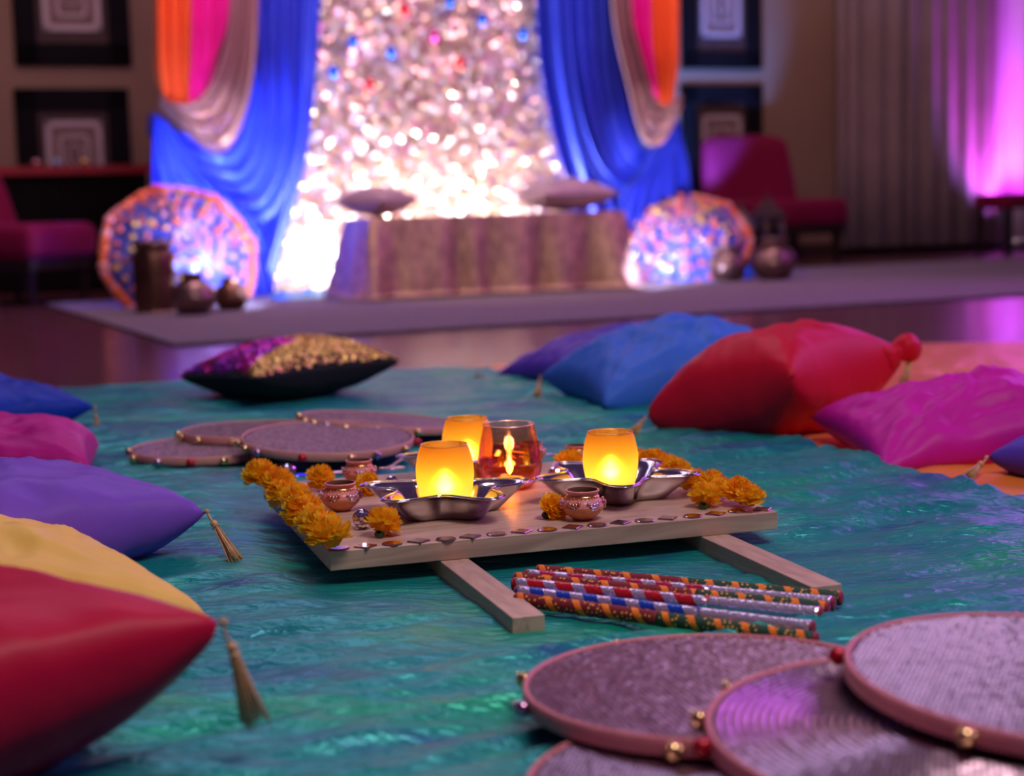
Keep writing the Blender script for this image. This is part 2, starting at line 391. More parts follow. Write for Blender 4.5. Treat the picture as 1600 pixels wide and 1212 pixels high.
def garland(name, label, pxs, sc):
    p0 = P(*pxs[0], TOPZ + 0.01)
    t = thing(name, label, 'garland', (p0.x, p0.y, TOPZ), group=None)
    g = G(); pts = []
    for k, (px, py) in enumerate(pxs):
        p = P(px, py, TOPZ + 0.016); l = (p.x - p0.x, p.y - p0.y, 0.0055)
        flower_part(t, l, (rndf.uniform(-.35, .55), rndf.uniform(-.45, .45), rndf.uniform(0, 6)), sc * rndf.uniform(0.93, 1.1), k)
        pts.append((l[0], l[1], 0.008))
    g.tube(pts, 0.0008, 6); g.build('string', pm('green_thread', (0.05, 0.1, 0.02), None, 30, 0.8), t)
garland('marigold_garland', 'marigold garland along the left edge of the wooden board',
        [(410, 746), (430, 757), (446, 772), (461, 786), (478, 801), (494, 815), (508, 829), (521, 842)], 1.34)
garland('marigold_garland', 'marigold garland along the right edge of the wooden board',
        [(1002, 722), (1020, 723), (1038, 729), (1058, 737), (1088, 752), (1107, 757), (1128, 763), (1148, 770), (1172, 779)], 1.18)
marigold(500, 754, 'loose orange marigold in front of the far-left clay pot', 0, 0.98, (0.5, 0.1))
marigold(570, 761, 'loose marigold between the two left clay pots', 1, 0.85, (0.6, -0.4))
marigold(593, 827, 'loose marigold beside the mirrored ball at front left', 2, 1.05, (0.7, 0.0))
marigold(854, 797, 'loose marigold beside the right clay pot, below the clear glass votive', 1, 0.90, (0.8, -0.1))
marigold(886, 735, 'marigold lying behind the left lobe of the right star dish', 0, 1.15, (0.5, 0.2))
marigold(1098, 783, 'loose marigold right of the right star dish', 2, 0.98, (0.75, 0.1))
# ------------------------------------------------ star dishes
SILVER = pm('polished_silver', (0.80, 0.76, 0.80), (0.72, 0.68, 0.73), 20, 0.13, 1.0, bump=0.05, bscale=40)
def star_dish(loc, rz, label, nl=5, Rr=0.122):
    def rad(a, q):
        c = 0.5 + 0.5 * math.cos(nl * a); c = c ** 1.25
        return q * (1 - 0.44 * (1 - c))
    n = 150; prof = [(0.0005, 0.0010, 0.0), (0.045, 0.0008, 0.4), (0.062, 0.0020, 0.75), (0.072, 0.012, 0.95), (0.084, 0.024, 1.0), (0.0935, 0.0330, 1.0), (0.102, 0.0345, 1.0), (0.1025, 0.0335, 1.0)]
    g = G(); vs = []; fs = []
    for (r, z, m_) in prof:
        for k in range(n):
            a = 2 * PI * k / n; q = r * (1 - m_) + rad(a, r) * m_
            if r > 0.1: q = rad(a, 0.0965) + (r - 0.0965)
            q *= Rr / 0.102; vs.append((q * math.cos(a), q * math.sin(a), z))
    for i in range(len(prof) - 1):
        for k in range(n):
            k2 = (k + 1) % n; fs.append((i * n + k, i * n + k2, (i + 1) * n + k2, (i + 1) * n + k))
    g.add(vs, fs)
    t = thing('star_dish', label, 'dish', loc, rz, 'silver star dishes under the candles')
    o = db_ = g.build('dish_body', SILVER, t); solid(o, 0.0010, 1)
    # raised beaded line on the rim
    g = G(); pts = [(rad(2 * PI * k / 90, 0.0985) * math.cos(2 * PI * k / 90) * Rr / 0.102, rad(2 * PI * k / 90, 0.0985) * math.sin(2 * PI * k / 90) * Rr / 0.102, 0.0350) for k in range(91)]
    g.tube(pts, 0.0011, 6, cap=False); g.build('rolled_rim', SILVER, db_)
    return t
cA = P(697, 797, TOPZ + 0.003); cB = P(955, 773, TOPZ + 0.003); cC = P(732, 743, TOPZ + 0.003); cM = P(797, 762, TOPZ)
dA = star_dish((cA.x, cA.y, TOPZ + 0.0006), R(234), 'silver star-shaped dish holding the front left amber candle glass')
dB = star_dish((cB.x + 0.004, cB.y, TOPZ + 0.0006), R(273), 'silver star-shaped dish holding the right amber candle glass', 5, 0.120)
dC = star_dish((cC.x, cC.y + 0.02, TOPZ + 0.0006), R(190), 'silver star-shaped dish holding the back amber candle glass', 5, 0.110)
# ------------------------------------------------ candle glasses
def frosted_mat():
    m = bpy.data.materials.new('frosted_amber_glass'); m.use_nodes = True; N, L = nt(m)
    b = N['Principled BSDF']; out = N['Material Output']
    tc = N.new('ShaderNodeTexCoord'); sx = N.new('ShaderNodeSeparateXYZ'); L.new(tc.outputs['Object'], sx.inputs[0])
    mr = N.new('ShaderNodeMapRange'); mr.inputs[1].default_value = 0.0; mr.inputs[2].default_value = 0.085; L.new(sx.outputs['Z'], mr.inputs[0])
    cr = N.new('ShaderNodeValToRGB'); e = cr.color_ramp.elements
    e[0].position = 0.0; e[0].color = (1.0, 0.86, 0.30, 1); e[1].position = 1.0; e[1].color = (0.80, 0.30, 0.02, 1); q = e.new(0.5); q.color = (1.0, 0.68, 0.08, 1)  # glow fall-off painted into the glass: yellow low, darker orange at the rim
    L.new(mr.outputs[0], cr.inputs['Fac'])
    nz = N.new('ShaderNodeTexNoise'); nz.inputs['Scale'].default_value = 900
    L.new(tc.outputs['Object'], nz.inputs['Vector']); bp = N.new('ShaderNodeBump'); bp.inputs['Strength'].default_value = 0.1; bp.inputs['Distance'].default_value = 0.0005
    L.new(nz.outputs['Fac'], bp.inputs['Height'])
    L.new(cr.outputs['Color'], b.inputs['Base Color']); b.inputs['Roughness'].default_value = 0.5; L.new(bp.outputs['Normal'], b.inputs['Normal'])
    tr = N.new('ShaderNodeBsdfTranslucent'); L.new(cr.outputs['Color'], tr.inputs['Color'])
    rf = N.new('ShaderNodeBsdfRefraction'); L.new(cr.outputs['Color'], rf.inputs['Color']); rf.inputs['Roughness'].default_value = 0.62; rf.inputs['IOR'].default_value = 1.38
    m1 = N.new('ShaderNodeMixShader'); m1.inputs[0].default_value = 0.55; L.new(tr.outputs[0], m1.inputs[1]); L.new(rf.outputs[0], m1.inputs[2])
    m2 = N.new('ShaderNodeMixShader'); m2.inputs[0].default_value = 0.28; L.new(m1.outputs[0], m2.inputs[1]); L.new(b.outputs[0], m2.inputs[2])
    L.new(m2.outputs[0], out.inputs['Surface']); return m
FROST = frosted_mat()
def glow(name, col, s_):
    m, b = base_mat(name); b.inputs['Base Color'].default_value = c4(col); b.inputs['Emission Color'].default_value = c4(col); b.inputs['Emission Strength'].default_value = s_
    N, L = nt(m); nz = N.new('ShaderNodeTexNoise'); nz.inputs['Scale'].default_value = 50; mr = N.new('ShaderNodeMapRange'); mr.inputs[3].default_value = s_ * 0.9; mr.inputs[4].default_value = s_ * 1.1
    L.new(nz.outputs['Fac'], mr.inputs[0]); L.new(mr.outputs[0], b.inputs['Emission Strength']); return m
FLAME = glow('candle_flame', (1.0, 0.80, 0.28), 50)
FLAME2 = glow('votive_flame', (1.0, 0.55, 0.15), 40)
WAX = pm('white_wax', (0.85, 0.75, 0.55), None, 20, 0.5, sss=0.2)
GLASS_PROF = [(0.0004, 0.0), (0.018, 0.0), (0.0235, 0.0015), (0.0275, 0.009), (0.0318, 0.022), (0.0345, 0.038), (0.0350, 0.050), (0.0338, 0.062), (0.0312, 0.073), (0.0288, 0.0795), (0.0283, 0.0815)]
def smooth_prof(p, k=3):
    out = []
    for i in range(len(p) - 1):
        a = p[max(i - 1, 0)]; b = p[i]; c = p[i + 1]; d = p[min(i + 2, len(p) - 1)]
        for j in range(k):
            t = j / k
            out.append(tuple(max(1e-5, 0.5 * ((2 * b[q]) + (-a[q] + c[q]) * t + (2 * a[q] - 5 * b[q] + 4 * c[q] - d[q]) * t * t + (-a[q] + 3 * b[q] - 3 * c[q] + d[q]) * t ** 3)) if q == 0 else 0.5 * ((2 * b[q]) + (-a[q] + c[q]) * t + (2 * a[q] - 5 * b[q] + 4 * c[q] - d[q]) * t * t + (-a[q] + 3 * b[q] - 3 * c[q] + d[q]) * t ** 3) for q in (0, 1)))
    out.append(p[-1]); return out
def tealight(t, z, energy, flame=FLAME, fz=0.022, fr=0.0055, cup=None):
    g = G(); g.lathe([(0.0004, z), (0.016, z), (0.0165, z + 0.001), (0.0165, z + 0.012), (0.0150, z + 0.0125), (0.0148, z + 0.0105), (0.0005, z + 0.0105)], 28)
    tl_ = g.build('tealight', cup or WAX, t)
    g = G(); g.lathe([(1e-4, z + fz - 0.010), (fr * 0.7, z + fz - 0.006), (fr, z + fz - 0.001), (fr * 0.8, z + fz + 0.005), (fr * 0.35, z + fz + 0.011), (1e-4, z + fz + 0.016)], 16)
    g.build('flame', flame, tl_)
    l = bpy.data.lights.new('candle_light', 'POINT'); lo = bpy.data.objects.new('candle_light', l); COL.objects.link(lo)
    l.energy = energy; l.color = (1.0, 0.72, 0.26); l.shadow_soft_size = 0.008; lo.parent = t; lo.location = (0, 0, z + fz + 0.004)
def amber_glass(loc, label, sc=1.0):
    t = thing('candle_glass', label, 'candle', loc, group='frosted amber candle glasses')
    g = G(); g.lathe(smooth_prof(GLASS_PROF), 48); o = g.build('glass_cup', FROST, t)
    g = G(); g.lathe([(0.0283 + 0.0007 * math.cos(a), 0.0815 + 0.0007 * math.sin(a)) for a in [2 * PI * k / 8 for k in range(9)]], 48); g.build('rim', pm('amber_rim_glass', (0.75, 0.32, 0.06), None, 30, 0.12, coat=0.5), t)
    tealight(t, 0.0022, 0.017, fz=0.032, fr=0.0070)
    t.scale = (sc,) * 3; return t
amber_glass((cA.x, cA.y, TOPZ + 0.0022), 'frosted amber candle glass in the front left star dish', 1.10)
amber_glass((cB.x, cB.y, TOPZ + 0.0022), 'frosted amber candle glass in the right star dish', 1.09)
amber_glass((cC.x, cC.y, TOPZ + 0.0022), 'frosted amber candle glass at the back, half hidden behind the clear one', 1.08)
def clear_mat():
    m = bpy.data.materials.new('lustre_amber_glass'); m.use_nodes = True; N, L = nt(m); out = N['Material Output']; N.remove(N['Principled BSDF'])
    tc = N.new('ShaderNodeTexCoord'); sx = N.new('ShaderNodeSeparateXYZ'); L.new(tc.outputs['Object'], sx.inputs[0])
    mr = N.new('ShaderNodeMapRange'); mr.inputs[1].default_value = 0.0; mr.inputs[2].default_value = 0.085; L.new(sx.outputs['Z'], mr.inputs[0])
    cr = N.new('ShaderNodeValToRGB'); e = cr.color_ramp.elements
    e[0].position = 0.1; e[0].color = (0.95, 0.30, 0.03, 1); e[1].position = 1.0; e[1].color = (0.85, 0.60, 0.50, 1); q = e.new(0.5); q.color = (0.92, 0.42, 0.10, 1)
    L.new(mr.outputs[0], cr.inputs['Fac'])
    tp = N.new('ShaderNodeBsdfTransparent'); L.new(cr.outputs['Color'], tp.inputs['Color'])
    gl = N.new('ShaderNodeBsdfGlossy'); gl.inputs['Color'].default_value = (1.0, 0.75, 0.85, 1); gl.inputs['Roughness'].default_value = 0.06
    lw = N.new('ShaderNodeLayerWeight'); lw.inputs['Blend'].default_value = 0.35
    m2 = N.new('ShaderNodeMapRange'); m2.inputs[3].default_value = 0.10; m2.inputs[4].default_value = 0.60; L.new(lw.outputs['Facing'], m2.inputs[0])
    mx = N.new('ShaderNodeMixShader'); L.new(m2.outputs[0], mx.inputs[0]); L.new(tp.outputs[0], mx.inputs[1]); L.new(gl.outputs[0], mx.inputs[2])
    L.new(mx.outputs[0], out.inputs['Surface']); return m
t = thing('candle_glass', 'clear lustre amber glass votive with a lit candle between the frosted ones', 'candle', (cM.x, cM.y, TOPZ + 0.0005))
CLP = [(0.0004, 0.0), (0.016, 0.0), (0.024, 0.002), (0.0325, 0.010), (0.0372, 0.022), (0.0382, 0.034), (0.0365, 0.050), (0.0338, 0.066), (0.0312, 0.080), (0.0298, 0.088)]
g = G(); g.lathe(smooth_prof(CLP), 48); o = g.build('glass_cup', clear_mat(), t); o.scale = (1.0, 1.0, 1.0); t.scale = (1.22, 1.22, 1.05)
g = G(); g.lathe([(0.0298 + 0.0007 * math.cos(a), 0.088 + 0.0007 * math.sin(a)) for a in [2 * PI * k / 8 for k in range(9)]], 48); g.build('rim', pm('clear_rim_glass', (0.8, 0.65, 0.7), None, 30, 0.08, metal=0.6), t)
tealight(t, 0.0012, 0.16, FLAME2, 0.027, 0.0040, pm('amber_wax', (0.95, 0.45, 0.08), None, 20, 0.5, sss=0.2))
# ------------------------------------------------ clay pots
CLAY = pm('pink_painted_clay', (0.66, 0.20, 0.17), (0.72, 0.26, 0.24), 40, 0.45, coat=0.2)
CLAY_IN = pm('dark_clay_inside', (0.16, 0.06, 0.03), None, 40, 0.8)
CLAY2 = pm('orange_glazed_clay_base', (0.70, 0.24, 0.08), (0.62, 0.2, 0.06), 40, 0.4, coat=0.2)
GOLD = pm('gold_trim', (0.80, 0.50, 0.18), (0.70, 0.42, 0.15), 60, 0.25, 1.0)
BEAD = pm('pink_gold_bead', (0.75, 0.38, 0.28), None, 60, 0.2, 0.9)
GEM = pm('rhinestone', (0.75, 0.35, 0.65), (0.85, 0.75, 0.85), 200, 0.1, 0.7)
def pot(px, py, label, rz, sc=1.0, z=TOPZ):
    p = P(px, py, z)
    t = thing('clay_pot', label, 'pot', (p.x, p.y, z + 0.0003), rz, 'small decorated clay pots on the board')
    g = G(); g.lathe(smooth_prof([(0.0105, 0.0), (0.012, 0.0012), (0.0185, 0.006), (0.0240, 0.0125), (0.0250, 0.0165)], 3), 36); g.lathe([(0.0004, 0.0), (0.0105, 0.0)], 36)
    g.build('pot_base', CLAY2, t)
    g = G(); g.lathe(smooth_prof([(0.0250, 0.0165), (0.0232, 0.0215), (0.0185, 0.0265), (0.0172, 0.0290), (0.0185, 0.0315), (0.0200, 0.0335), (0.0197, 0.0350), (0.0178, 0.0352)], 3), 36)
    pb_ = g.build('pot_body', CLAY, t)
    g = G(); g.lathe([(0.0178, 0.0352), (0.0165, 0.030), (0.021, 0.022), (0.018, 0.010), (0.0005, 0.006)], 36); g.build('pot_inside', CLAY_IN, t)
    g = G(); g.lathe([(0.0176 + 0.0013 * math.cos(a), 0.0282 + 0.0013 * math.sin(a)) for a in [2 * PI * k / 8 for k in range(9)]], 36)
    for k in range(26): g.ball((0.0190 * math.cos(2 * PI * k / 26), 0.0190 * math.sin(2 * PI * k / 26), 0.0268), 0.0011, 6, 4)
    g.build('gold_band', GOLD, pb_)
    for k in range(6):
        a = 2 * PI * k / 6 + 0.3; q = G()
        for (da, dz, rr) in ((0, 0, 0.0035), (0.16, 0.001, 0.0027), (-0.16, 0.001, 0.0027), (0.07, -0.004, 0.0026), (-0.09, -0.0038, 0.0026), (0.3, 0.0035, 0.0022), (-0.3, 0.0035, 0.0016)):
            q.ball((0.0248 * math.cos(a + da), 0.0248 * math.sin(a + da), 0.0195 + dz), rr, 8, 5)
        q.build('bead_cluster', BEAD if k % 2 else GEM, pb_)
    t.scale = (sc,) * 3; return t
pot(562, 755, 'far-left decorated clay pot beside a string of beads', 0.4, 1.0)
pot(533, 797, 'front-left decorated clay pot with gold band', 1.0, 1.08)
pot(911, 811, 'decorated clay pot in front of the right star dish', 0.75, 1.10)
pot(831, 722, 'decorated clay pot mostly hidden behind the clear votive', 0.2, 0.9)
pot(902, 727, 'decorated clay pot mostly hidden behind the right amber glass', 1.9, 0.9)
# bead string
g = G(); p0 = P(594, 735, TOPZ)
for k in range(15):
    tt = k / 14; p = P(594 + 46 * tt, 735 - 15 * tt + 3 * math.sin(tt * 6), TOPZ)
    g.ball((p.x - p0.x, p.y - p0.y, 0.0032), 0.0030 if k % 2 else 0.0024, 8, 6)
o = g.build('bead_string', pm('pearl_bead', (0.8, 0.5, 0.5), (0.7, 0.4, 0.5), 120, 0.2, 0.5), loc=(p0.x, p0.y, TOPZ)); tag(o, 'short string of pinkish beads between the far-left pot and back dish', 'beads')
# ------------------------------------------------ mirrored balls
MIR = pm('mirror_facet', (0.85, 0.75, 0.82), (0.80, 0.70, 0.78), 200, 0.10, 1.0)
GROUT = pm('ball_grout', (0.2, 0.12, 0.14), None, 60, 0.7)
def mirror_ball(px, py, label, r=0.0125, z=TOPZ):
    p = P(px, py, z + r)
    t = thing('mirror_ball', label, 'mirror ball', (p.x, p.y, z + 0.0003), 0.3, 'little mirrored balls on the board')
    g = G(); g.ball((0, 0, r), r * 0.95, 16, 10); g.build('ball_core', GROUT, t)
    g = G(); rows = 8; rr = random.Random(int(px))
    for i in range(rows):
        a0 = PI * (i + 0.08) / rows; a1 = PI * (i + 0.92) / rows; n = max(4, int(16 * math.sin((a0 + a1) / 2)))
        for k in range(n):
            b0 = 2 * PI * (k + 0.06) / n; b1 = 2 * PI * (k + 0.94) / n; am = (a0 + a1) / 2
            c = Vector((math.sin(am) * math.cos((b0 + b1) / 2), math.sin(am) * math.sin((b0 + b1) / 2), math.cos(am)))
            jit = Vector((rr.uniform(-1, 1), rr.uniform(-1, 1), rr.uniform(-1, 1))) * 0.30
            q = []
            for (aa, bb) in ((a0, b0), (a1, b0), (a1, b1), (a0, b1)):
                v = Vector((math.sin(aa) * math.cos(bb), math.sin(aa) * math.sin(bb), math.cos(aa))) * r
                v += c * jit.dot(v - c * r)
                q.append(v + Vector((0, 0, r)))
            g.add(q, [(0, 1, 2, 3)])
    o = g.build('mirror_facets', MIR, t, smooth=False)
    return t
mirror_ball(567, 811, 'mirrored ball beside the front left marigold', 0.0128)
mirror_ball(450, 737, 'mirrored ball at the far left corner of the board', 0.0120)
mirror_ball(612, 757, 'mirrored ball behind the left lobe of the front star dish', 0.0120)
mirror_ball(869, 741, 'mirrored ball behind the left lobe of the right star dish', 0.0125)
# ------------------------------------------------ flat mirrors
MIRF = pm('flat_mirror', (0.78, 0.66, 0.70), (0.70, 0.58, 0.62), 60, 0.12, 1.0)
MIRE = pm('mirror_edge', (0.25, 0.15, 0.15), None, 60, 0.5, 0.3)
ordn = ['nearest the left corner', 'second from the left corner', 'third from the left', 'fourth from the left', 'fifth from the left', 'sixth from the left', 'seventh from the left', 'eighth from the left', 'ninth from the left',
        'ninth from the right', 'eighth from the right', 'seventh from the right', 'sixth from the right', 'fifth from the right', 'fourth from the right', 'third from the right', 'second from the right corner', 'nearest the right corner']
mm = [(530, 857), (571, 854), (613, 850), (654, 846), (697, 843), (735, 839), (776, 835), (815, 831), (855, 828), (895, 824), (933, 821), (970, 817), (1007, 814), (1043, 810), (1082, 807), (1118, 803), (1152, 799), (1191, 796)]
def flat_mirror(px, py, kind, label, group, rz=0.0, r=0.0125):
    p = P(px, py, TOPZ); t = thing('craft_mirror', label, 'mirror', (p.x, p.y, TOPZ + 0.0002), rz, group)
    n = 28 if kind == 'round' else 4
    if kind != 'round': r *= 1.15
    g = G(); g.lathe([(0.0003, 0), (r, 0), (r, 0.0012)], n); g.build('mirror_edge', MIRE, t, smooth=False)
    g = G(); g.lathe([(r, 0.0012), (r * 0.93, 0.0018), (0.0003, 0.0018)], n); g.build('mirror_face', MIRF, t, smooth=False); return t
for k, (px, py) in enumerate(mm):
    kd = 'round' if k % 2 == 0 else 'diamond'
    flat_mirror(px, py, kd, '%s craft mirror on the front board edge, %s' % (kd, ordn[k]), 'craft mirrors along the front board edge', BYAW + random.uniform(-.12, .12))
for (px, py, lab) in ((471, 743, 'left of the orange marigold at the back'), (524, 739, 'left of the far-left clay pot'), (620, 732, 'beside the bead string'), (856, 711, 'left one behind the right candle'), (885, 709, 'right one behind the right candle')):
    flat_mirror(px, py, 'round', 'round mirror on the back of the board, ' + lab, 'craft mirrors along the back board edge', 0, 0.014)
# ================================================================== DANCE STICKS
def stick_mat(name, kind, cA_, cB_, pitch=0.030, duty=0.5):
    m, b = base_mat(name); N, L = nt(m)
    tc = N.new('ShaderNodeTexCoord'); sx = N.new('ShaderNodeSeparateXYZ'); L.new(tc.outputs['Object'], sx.inputs[0])
    at = N.new('ShaderNodeMath'); at.operation = 'ARCTAN2'; L.new(sx.outputs['Y'], at.inputs[0]); L.new(sx.outputs['Z'], at.inputs[1])
    d1 = N.new('ShaderNodeMath'); d1.operation = 'MULTIPLY'; d1.inputs[1].default_value = 1 / (2 * PI); L.new(at.outputs[0], d1.inputs[0])
    d2 = N.new('ShaderNodeMath'); d2.operation = 'MULTIPLY_ADD'; d2.inputs[1].default_value = 1 / pitch; L.new(sx.outputs['X'], d2.inputs[0]); L.new(d1.outputs[0], d2.inputs[2])
    fr = N.new('ShaderNodeMath'); fr.operation = 'FRACT'; L.new(d2.outputs[0], fr.inputs[0])
    lt = N.new('ShaderNodeMath'); lt.operation = 'LESS_THAN'; lt.inputs[1].default_value = duty; L.new(fr.outputs[0], lt.inputs[0])
    mx = N.new('ShaderNodeMix'); mx.data_type = 'RGBA'; L.new(lt.outputs[0], mx.inputs['Factor']); mx.inputs['A'].default_value = c4(cA_); mx.inputs['B'].default_value = c4(cB_)
    last = mx.outputs['Result']
    if kind == 'dots':
        cmb = N.new('ShaderNodeCombineXYZ'); L.new(sx.outputs['X'], cmb.inputs[0])
        k_ = N.new('ShaderNodeMath'); k_.operation = 'MULTIPLY'; k_.inputs[1].default_value = 0.008; L.new(at.outputs[0], k_.inputs[0]); L.new(k_.outputs[0], cmb.inputs[1])
        vo = N.new('ShaderNodeTexVoronoi'); vo.inputs['Scale'].default_value = 190; vo.inputs['Randomness'].default_value = 0.55; L.new(cmb.outputs[0], vo.inputs['Vector'])
        l2 = N.new('ShaderNodeMath'); l2.operation = 'LESS_THAN'; l2.inputs[1].default_value = 0.30; L.new(vo.outputs['Distance'], l2.inputs[0])
        m3 = N.new('ShaderNodeMix'); m3.data_type = 'RGBA'; L.new(l2.outputs[0], m3.inputs['Factor']); L.new(last, m3.inputs['A']); m3.inputs['B'].default_value = (0.75, 0.36, 0.03, 1)
        last = m3.outputs['Result']
        b.inputs['Roughness'].default_value = 0.7
    else:
        b.inputs['Roughness'].default_value = 0.25
        ml = N.new('ShaderNodeMath'); ml.operation = 'MULTIPLY'; ml.inputs[1].default_value = 0.7; L.new(lt.outputs[0], ml.inputs[0]); L.new(ml.outputs[0], b.inputs['Metallic'])
        vo = N.new('ShaderNodeTexVoronoi'); vo.inputs['Scale'].default_value = 260; L.new(tc.outputs['Object'], vo.inputs['Vector'])
        bp = N.new('ShaderNodeBump'); bp.inputs['Strength'].default_value = 0.6; bp.inputs['Distance'].default_value = 0.001; L.new(vo.outputs['Distance'], bp.inputs['Height']); L.new(bp.outputs['Normal'], b.inputs['Normal'])
    L.new(last, b.inputs['Base Color']); return m
LAV = (0.72, 0.60, 0.78)
M_dotred = stick_mat('maroon_dotted_wrap', 'dots', (0.20, 0.008, 0.02), (0.90, 0.20, 0.01), 0.036, 0.24)
M_dotgrn = stick_mat('green_dotted_wrap', 'dots', (0.015, 0.06, 0.03), (0.90, 0.20, 0.01), 0.030, 0.26)
M_blue = stick_mat('blue_silver_spiral', 'foil', (0.01, 0.05, 0.45), LAV, 0.034, 0.48)
M_red = stick_mat('red_silver_spiral', 'foil', (0.50, 0.010, 0.02), LAV, 0.036, 0.42)
M_crim = stick_mat('crimson_silver_spiral', 'foil', (0.42, 0.01, 0.06), LAV, 0.036, 0.45)
M_foil = stick_mat('silver_foil_wrap', 'foil', (0.72, 0.62, 0.78), (0.72, 0.62, 0.78), 0.030, 1.1)
M_end = pm('red_stick_end', (0.30, 0.012, 0.03), None, 40, 0.5)
def stick(a, b, ma, mb, fsplit, label, zc):
    A = P(*a, zc); B = P(*b, zc); A.z = B.z = zc; d = B - A; ln = d.length
    t = thing('dance_stick', label, 'stick', A, math.atan2(d.y, d.x), 'wrapped dance sticks in front of the board')
    r = 0.0080; ns = 30
    def seg(x0, x1, nm, m_):
        g = G(); g.tube([(x0 + (x1 - x0) * k / ns, 0, 0) for k in range(ns + 1)], [r * (1 + 0.02 * math.sin(k * 2.1)) for k in range(ns + 1)], 20); return g.build(nm, m_, t)
    seg(0.002, ln * fsplit, 'striped_shaft', ma); seg(ln * fsplit + 0.0002, ln - 0.004, 'grip', mb)
    for x0, sg in ((0.002, -1), (ln - 0.004, 1)):
        g = G(); g.tube([(x0, 0, 0), (x0 + sg * 0.002, 0, 0), (x0 + sg * 0.003, 0, 0)], [r * 1.01, r * 0.97, r * 0.75], 20); g.build('end_cap', M_end, t)
zc = 0.0185
stick((807, 936), (1279, 1000), M_dotred, M_dotgrn, 0.50, 'frontmost dance stick, maroon and orange dots turning green', zc)
stick((807, 925), (1274, 982), M_blue, M_foil, 0.64, 'blue and silver spiral dance stick with plain silver grip', zc)
stick((803, 912), (1287, 960), M_red, M_foil, 0.655, 'bright red and silver spiral dance stick with silver grip', zc + 0.001)
stick((805, 904), (1297, 951), M_dotred, M_dotgrn, 0.60, 'orange dotted dance stick lying between the red and crimson ones', zc + 0.001)
stick((822, 899), (1306, 943), M_crim, M_foil, 0.62, 'crimson and silver spiral dance stick behind the bright red one', zc + 0.001)
stick((840, 892), (1318, 935), M_dotred, M_dotgrn, 0.50, 'rearmost dance stick, dark red and orange turning green', zc + 0.001)
# ================================================================== HOOPED DISCS
RIM = pm('pink_hoop_ribbon', (0.66, 0.22, 0.24), (0.60, 0.19, 0.22), 20, 0.5, bump=0.1, bscale=120)
RIM2 = pm('pale_hoop_ribbon', (0.66, 0.30, 0.24), (0.58, 0.25, 0.22), 20, 0.5, bump=0.1, bscale=120)
FACE = pm('disc_mesh_fabric', (0.13, 0.06, 0.08), (0.10, 0.05, 0.07), 60, 0.6)
SEQ = pm('rose_sequin', (0.66, 0.46, 0.56), (0.58, 0.40, 0.50), 30, 0.30, 0.95)
SEQ2 = pm('rose_sequin_matte', (0.62, 0.44, 0.48), (0.54, 0.37, 0.42), 30, 0.45, 0.5)
BELL = pm('gold_bell', (0.88, 0.62, 0.28), (0.8, 0.55, 0.22), 50, 0.18, 1.0)
REDB = pm('red_bead', (0.42, 0.006, 0.015), (0.5, 0.01, 0.03), 50, 0.25, 0.3)
PNKB = pm('iridescent_bell', (0.75, 0.30, 0.60), (0.30, 0.55, 0.35), 60, 0.16, 1.0)
disc_face_cache = {}
def face_mesh(mode, Rr, seed):
    rnd = random.Random(seed); vs = []; fs = []
    pit = 0.0044
    pit = 0.0066 if mode == 'rings' else 0.0054
    def put(x, y, a):                      # each sequin is a little roof: two facets meeting in a ridge along the row
        t1, t2 = rnd.gauss(0, 0.035), rnd.gauss(0, 0.05); h = pit * 0.38; w2 = h * (0.66 if mode == 'rings' else 1.0); rd = pit * 0.20; b = len(vs); ca, sa = math.cos(a), math.sin(a)
        for (dx, dy, dz) in ((-h, -w2, 0), (-h, w2, 0), (0, -w2, rd), (0, w2, rd), (h, -w2, 0), (h, w2, 0)):
            vs.append((x + dx * ca - dy * sa, y + dx * sa + dy * ca, 0.0014 + dz + dx * t1 + dy * t2))
        fs.append((b, b + 2, b + 3, b + 1)); fs.append((b + 2, b + 4, b + 5, b + 3))
    if mode == 'grid':
        n = int(Rr / pit)
        for i in range(-n, n + 1):
            for j in range(-n, n + 1):
                if math.hypot(i, j) * pit < Rr - 0.004: put(i * pit, j * pit, 0)
    else:
        r = pit
        while r < Rr - 0.004:
            n = int(2 * PI * r / (pit * 0.66))
            for k in range(n): put(r * math.cos(2 * PI * k / n), r * math.sin(2 * PI * k / n), 2 * PI * k / n)
            r += pit
    me = bpy.data.meshes.new('sequins'); me.from_pydata(vs, [], fs); return me
def bell(parent, a, Rr, kind, zoff):
    r = 0.0072 if kind != 'red' else 0.0078
    x, y = (Rr + r * 0.75) * math.cos(a), (Rr + r * 0.75) * math.sin(a)
    m_ = {'gold': BELL, 'red': REDB, 'pink': PNKB}[kind]
    g = G()
    if kind == 'red':
        g.ball((0, 0, 0), r, 16, 10)
    else:
        g.ball((0, 0, 0), r, 16, 10); g.lathe([(r * 1.0, -0.0006), (r * 1.06, -0.0003), (r * 1.06, 0.0005), (r * 1.0, 0.0008)], 16)
        g.tube([(0, 0, r * 0.9), (0.001, 0, r * 1.2), (0, 0, r * 1.35)], 0.0010, 6)
    return g.build('red_bead' if kind == 'red' else 'bell', m_, parent, loc=(x, y, zoff), rot=(0.4, 0.8, a))
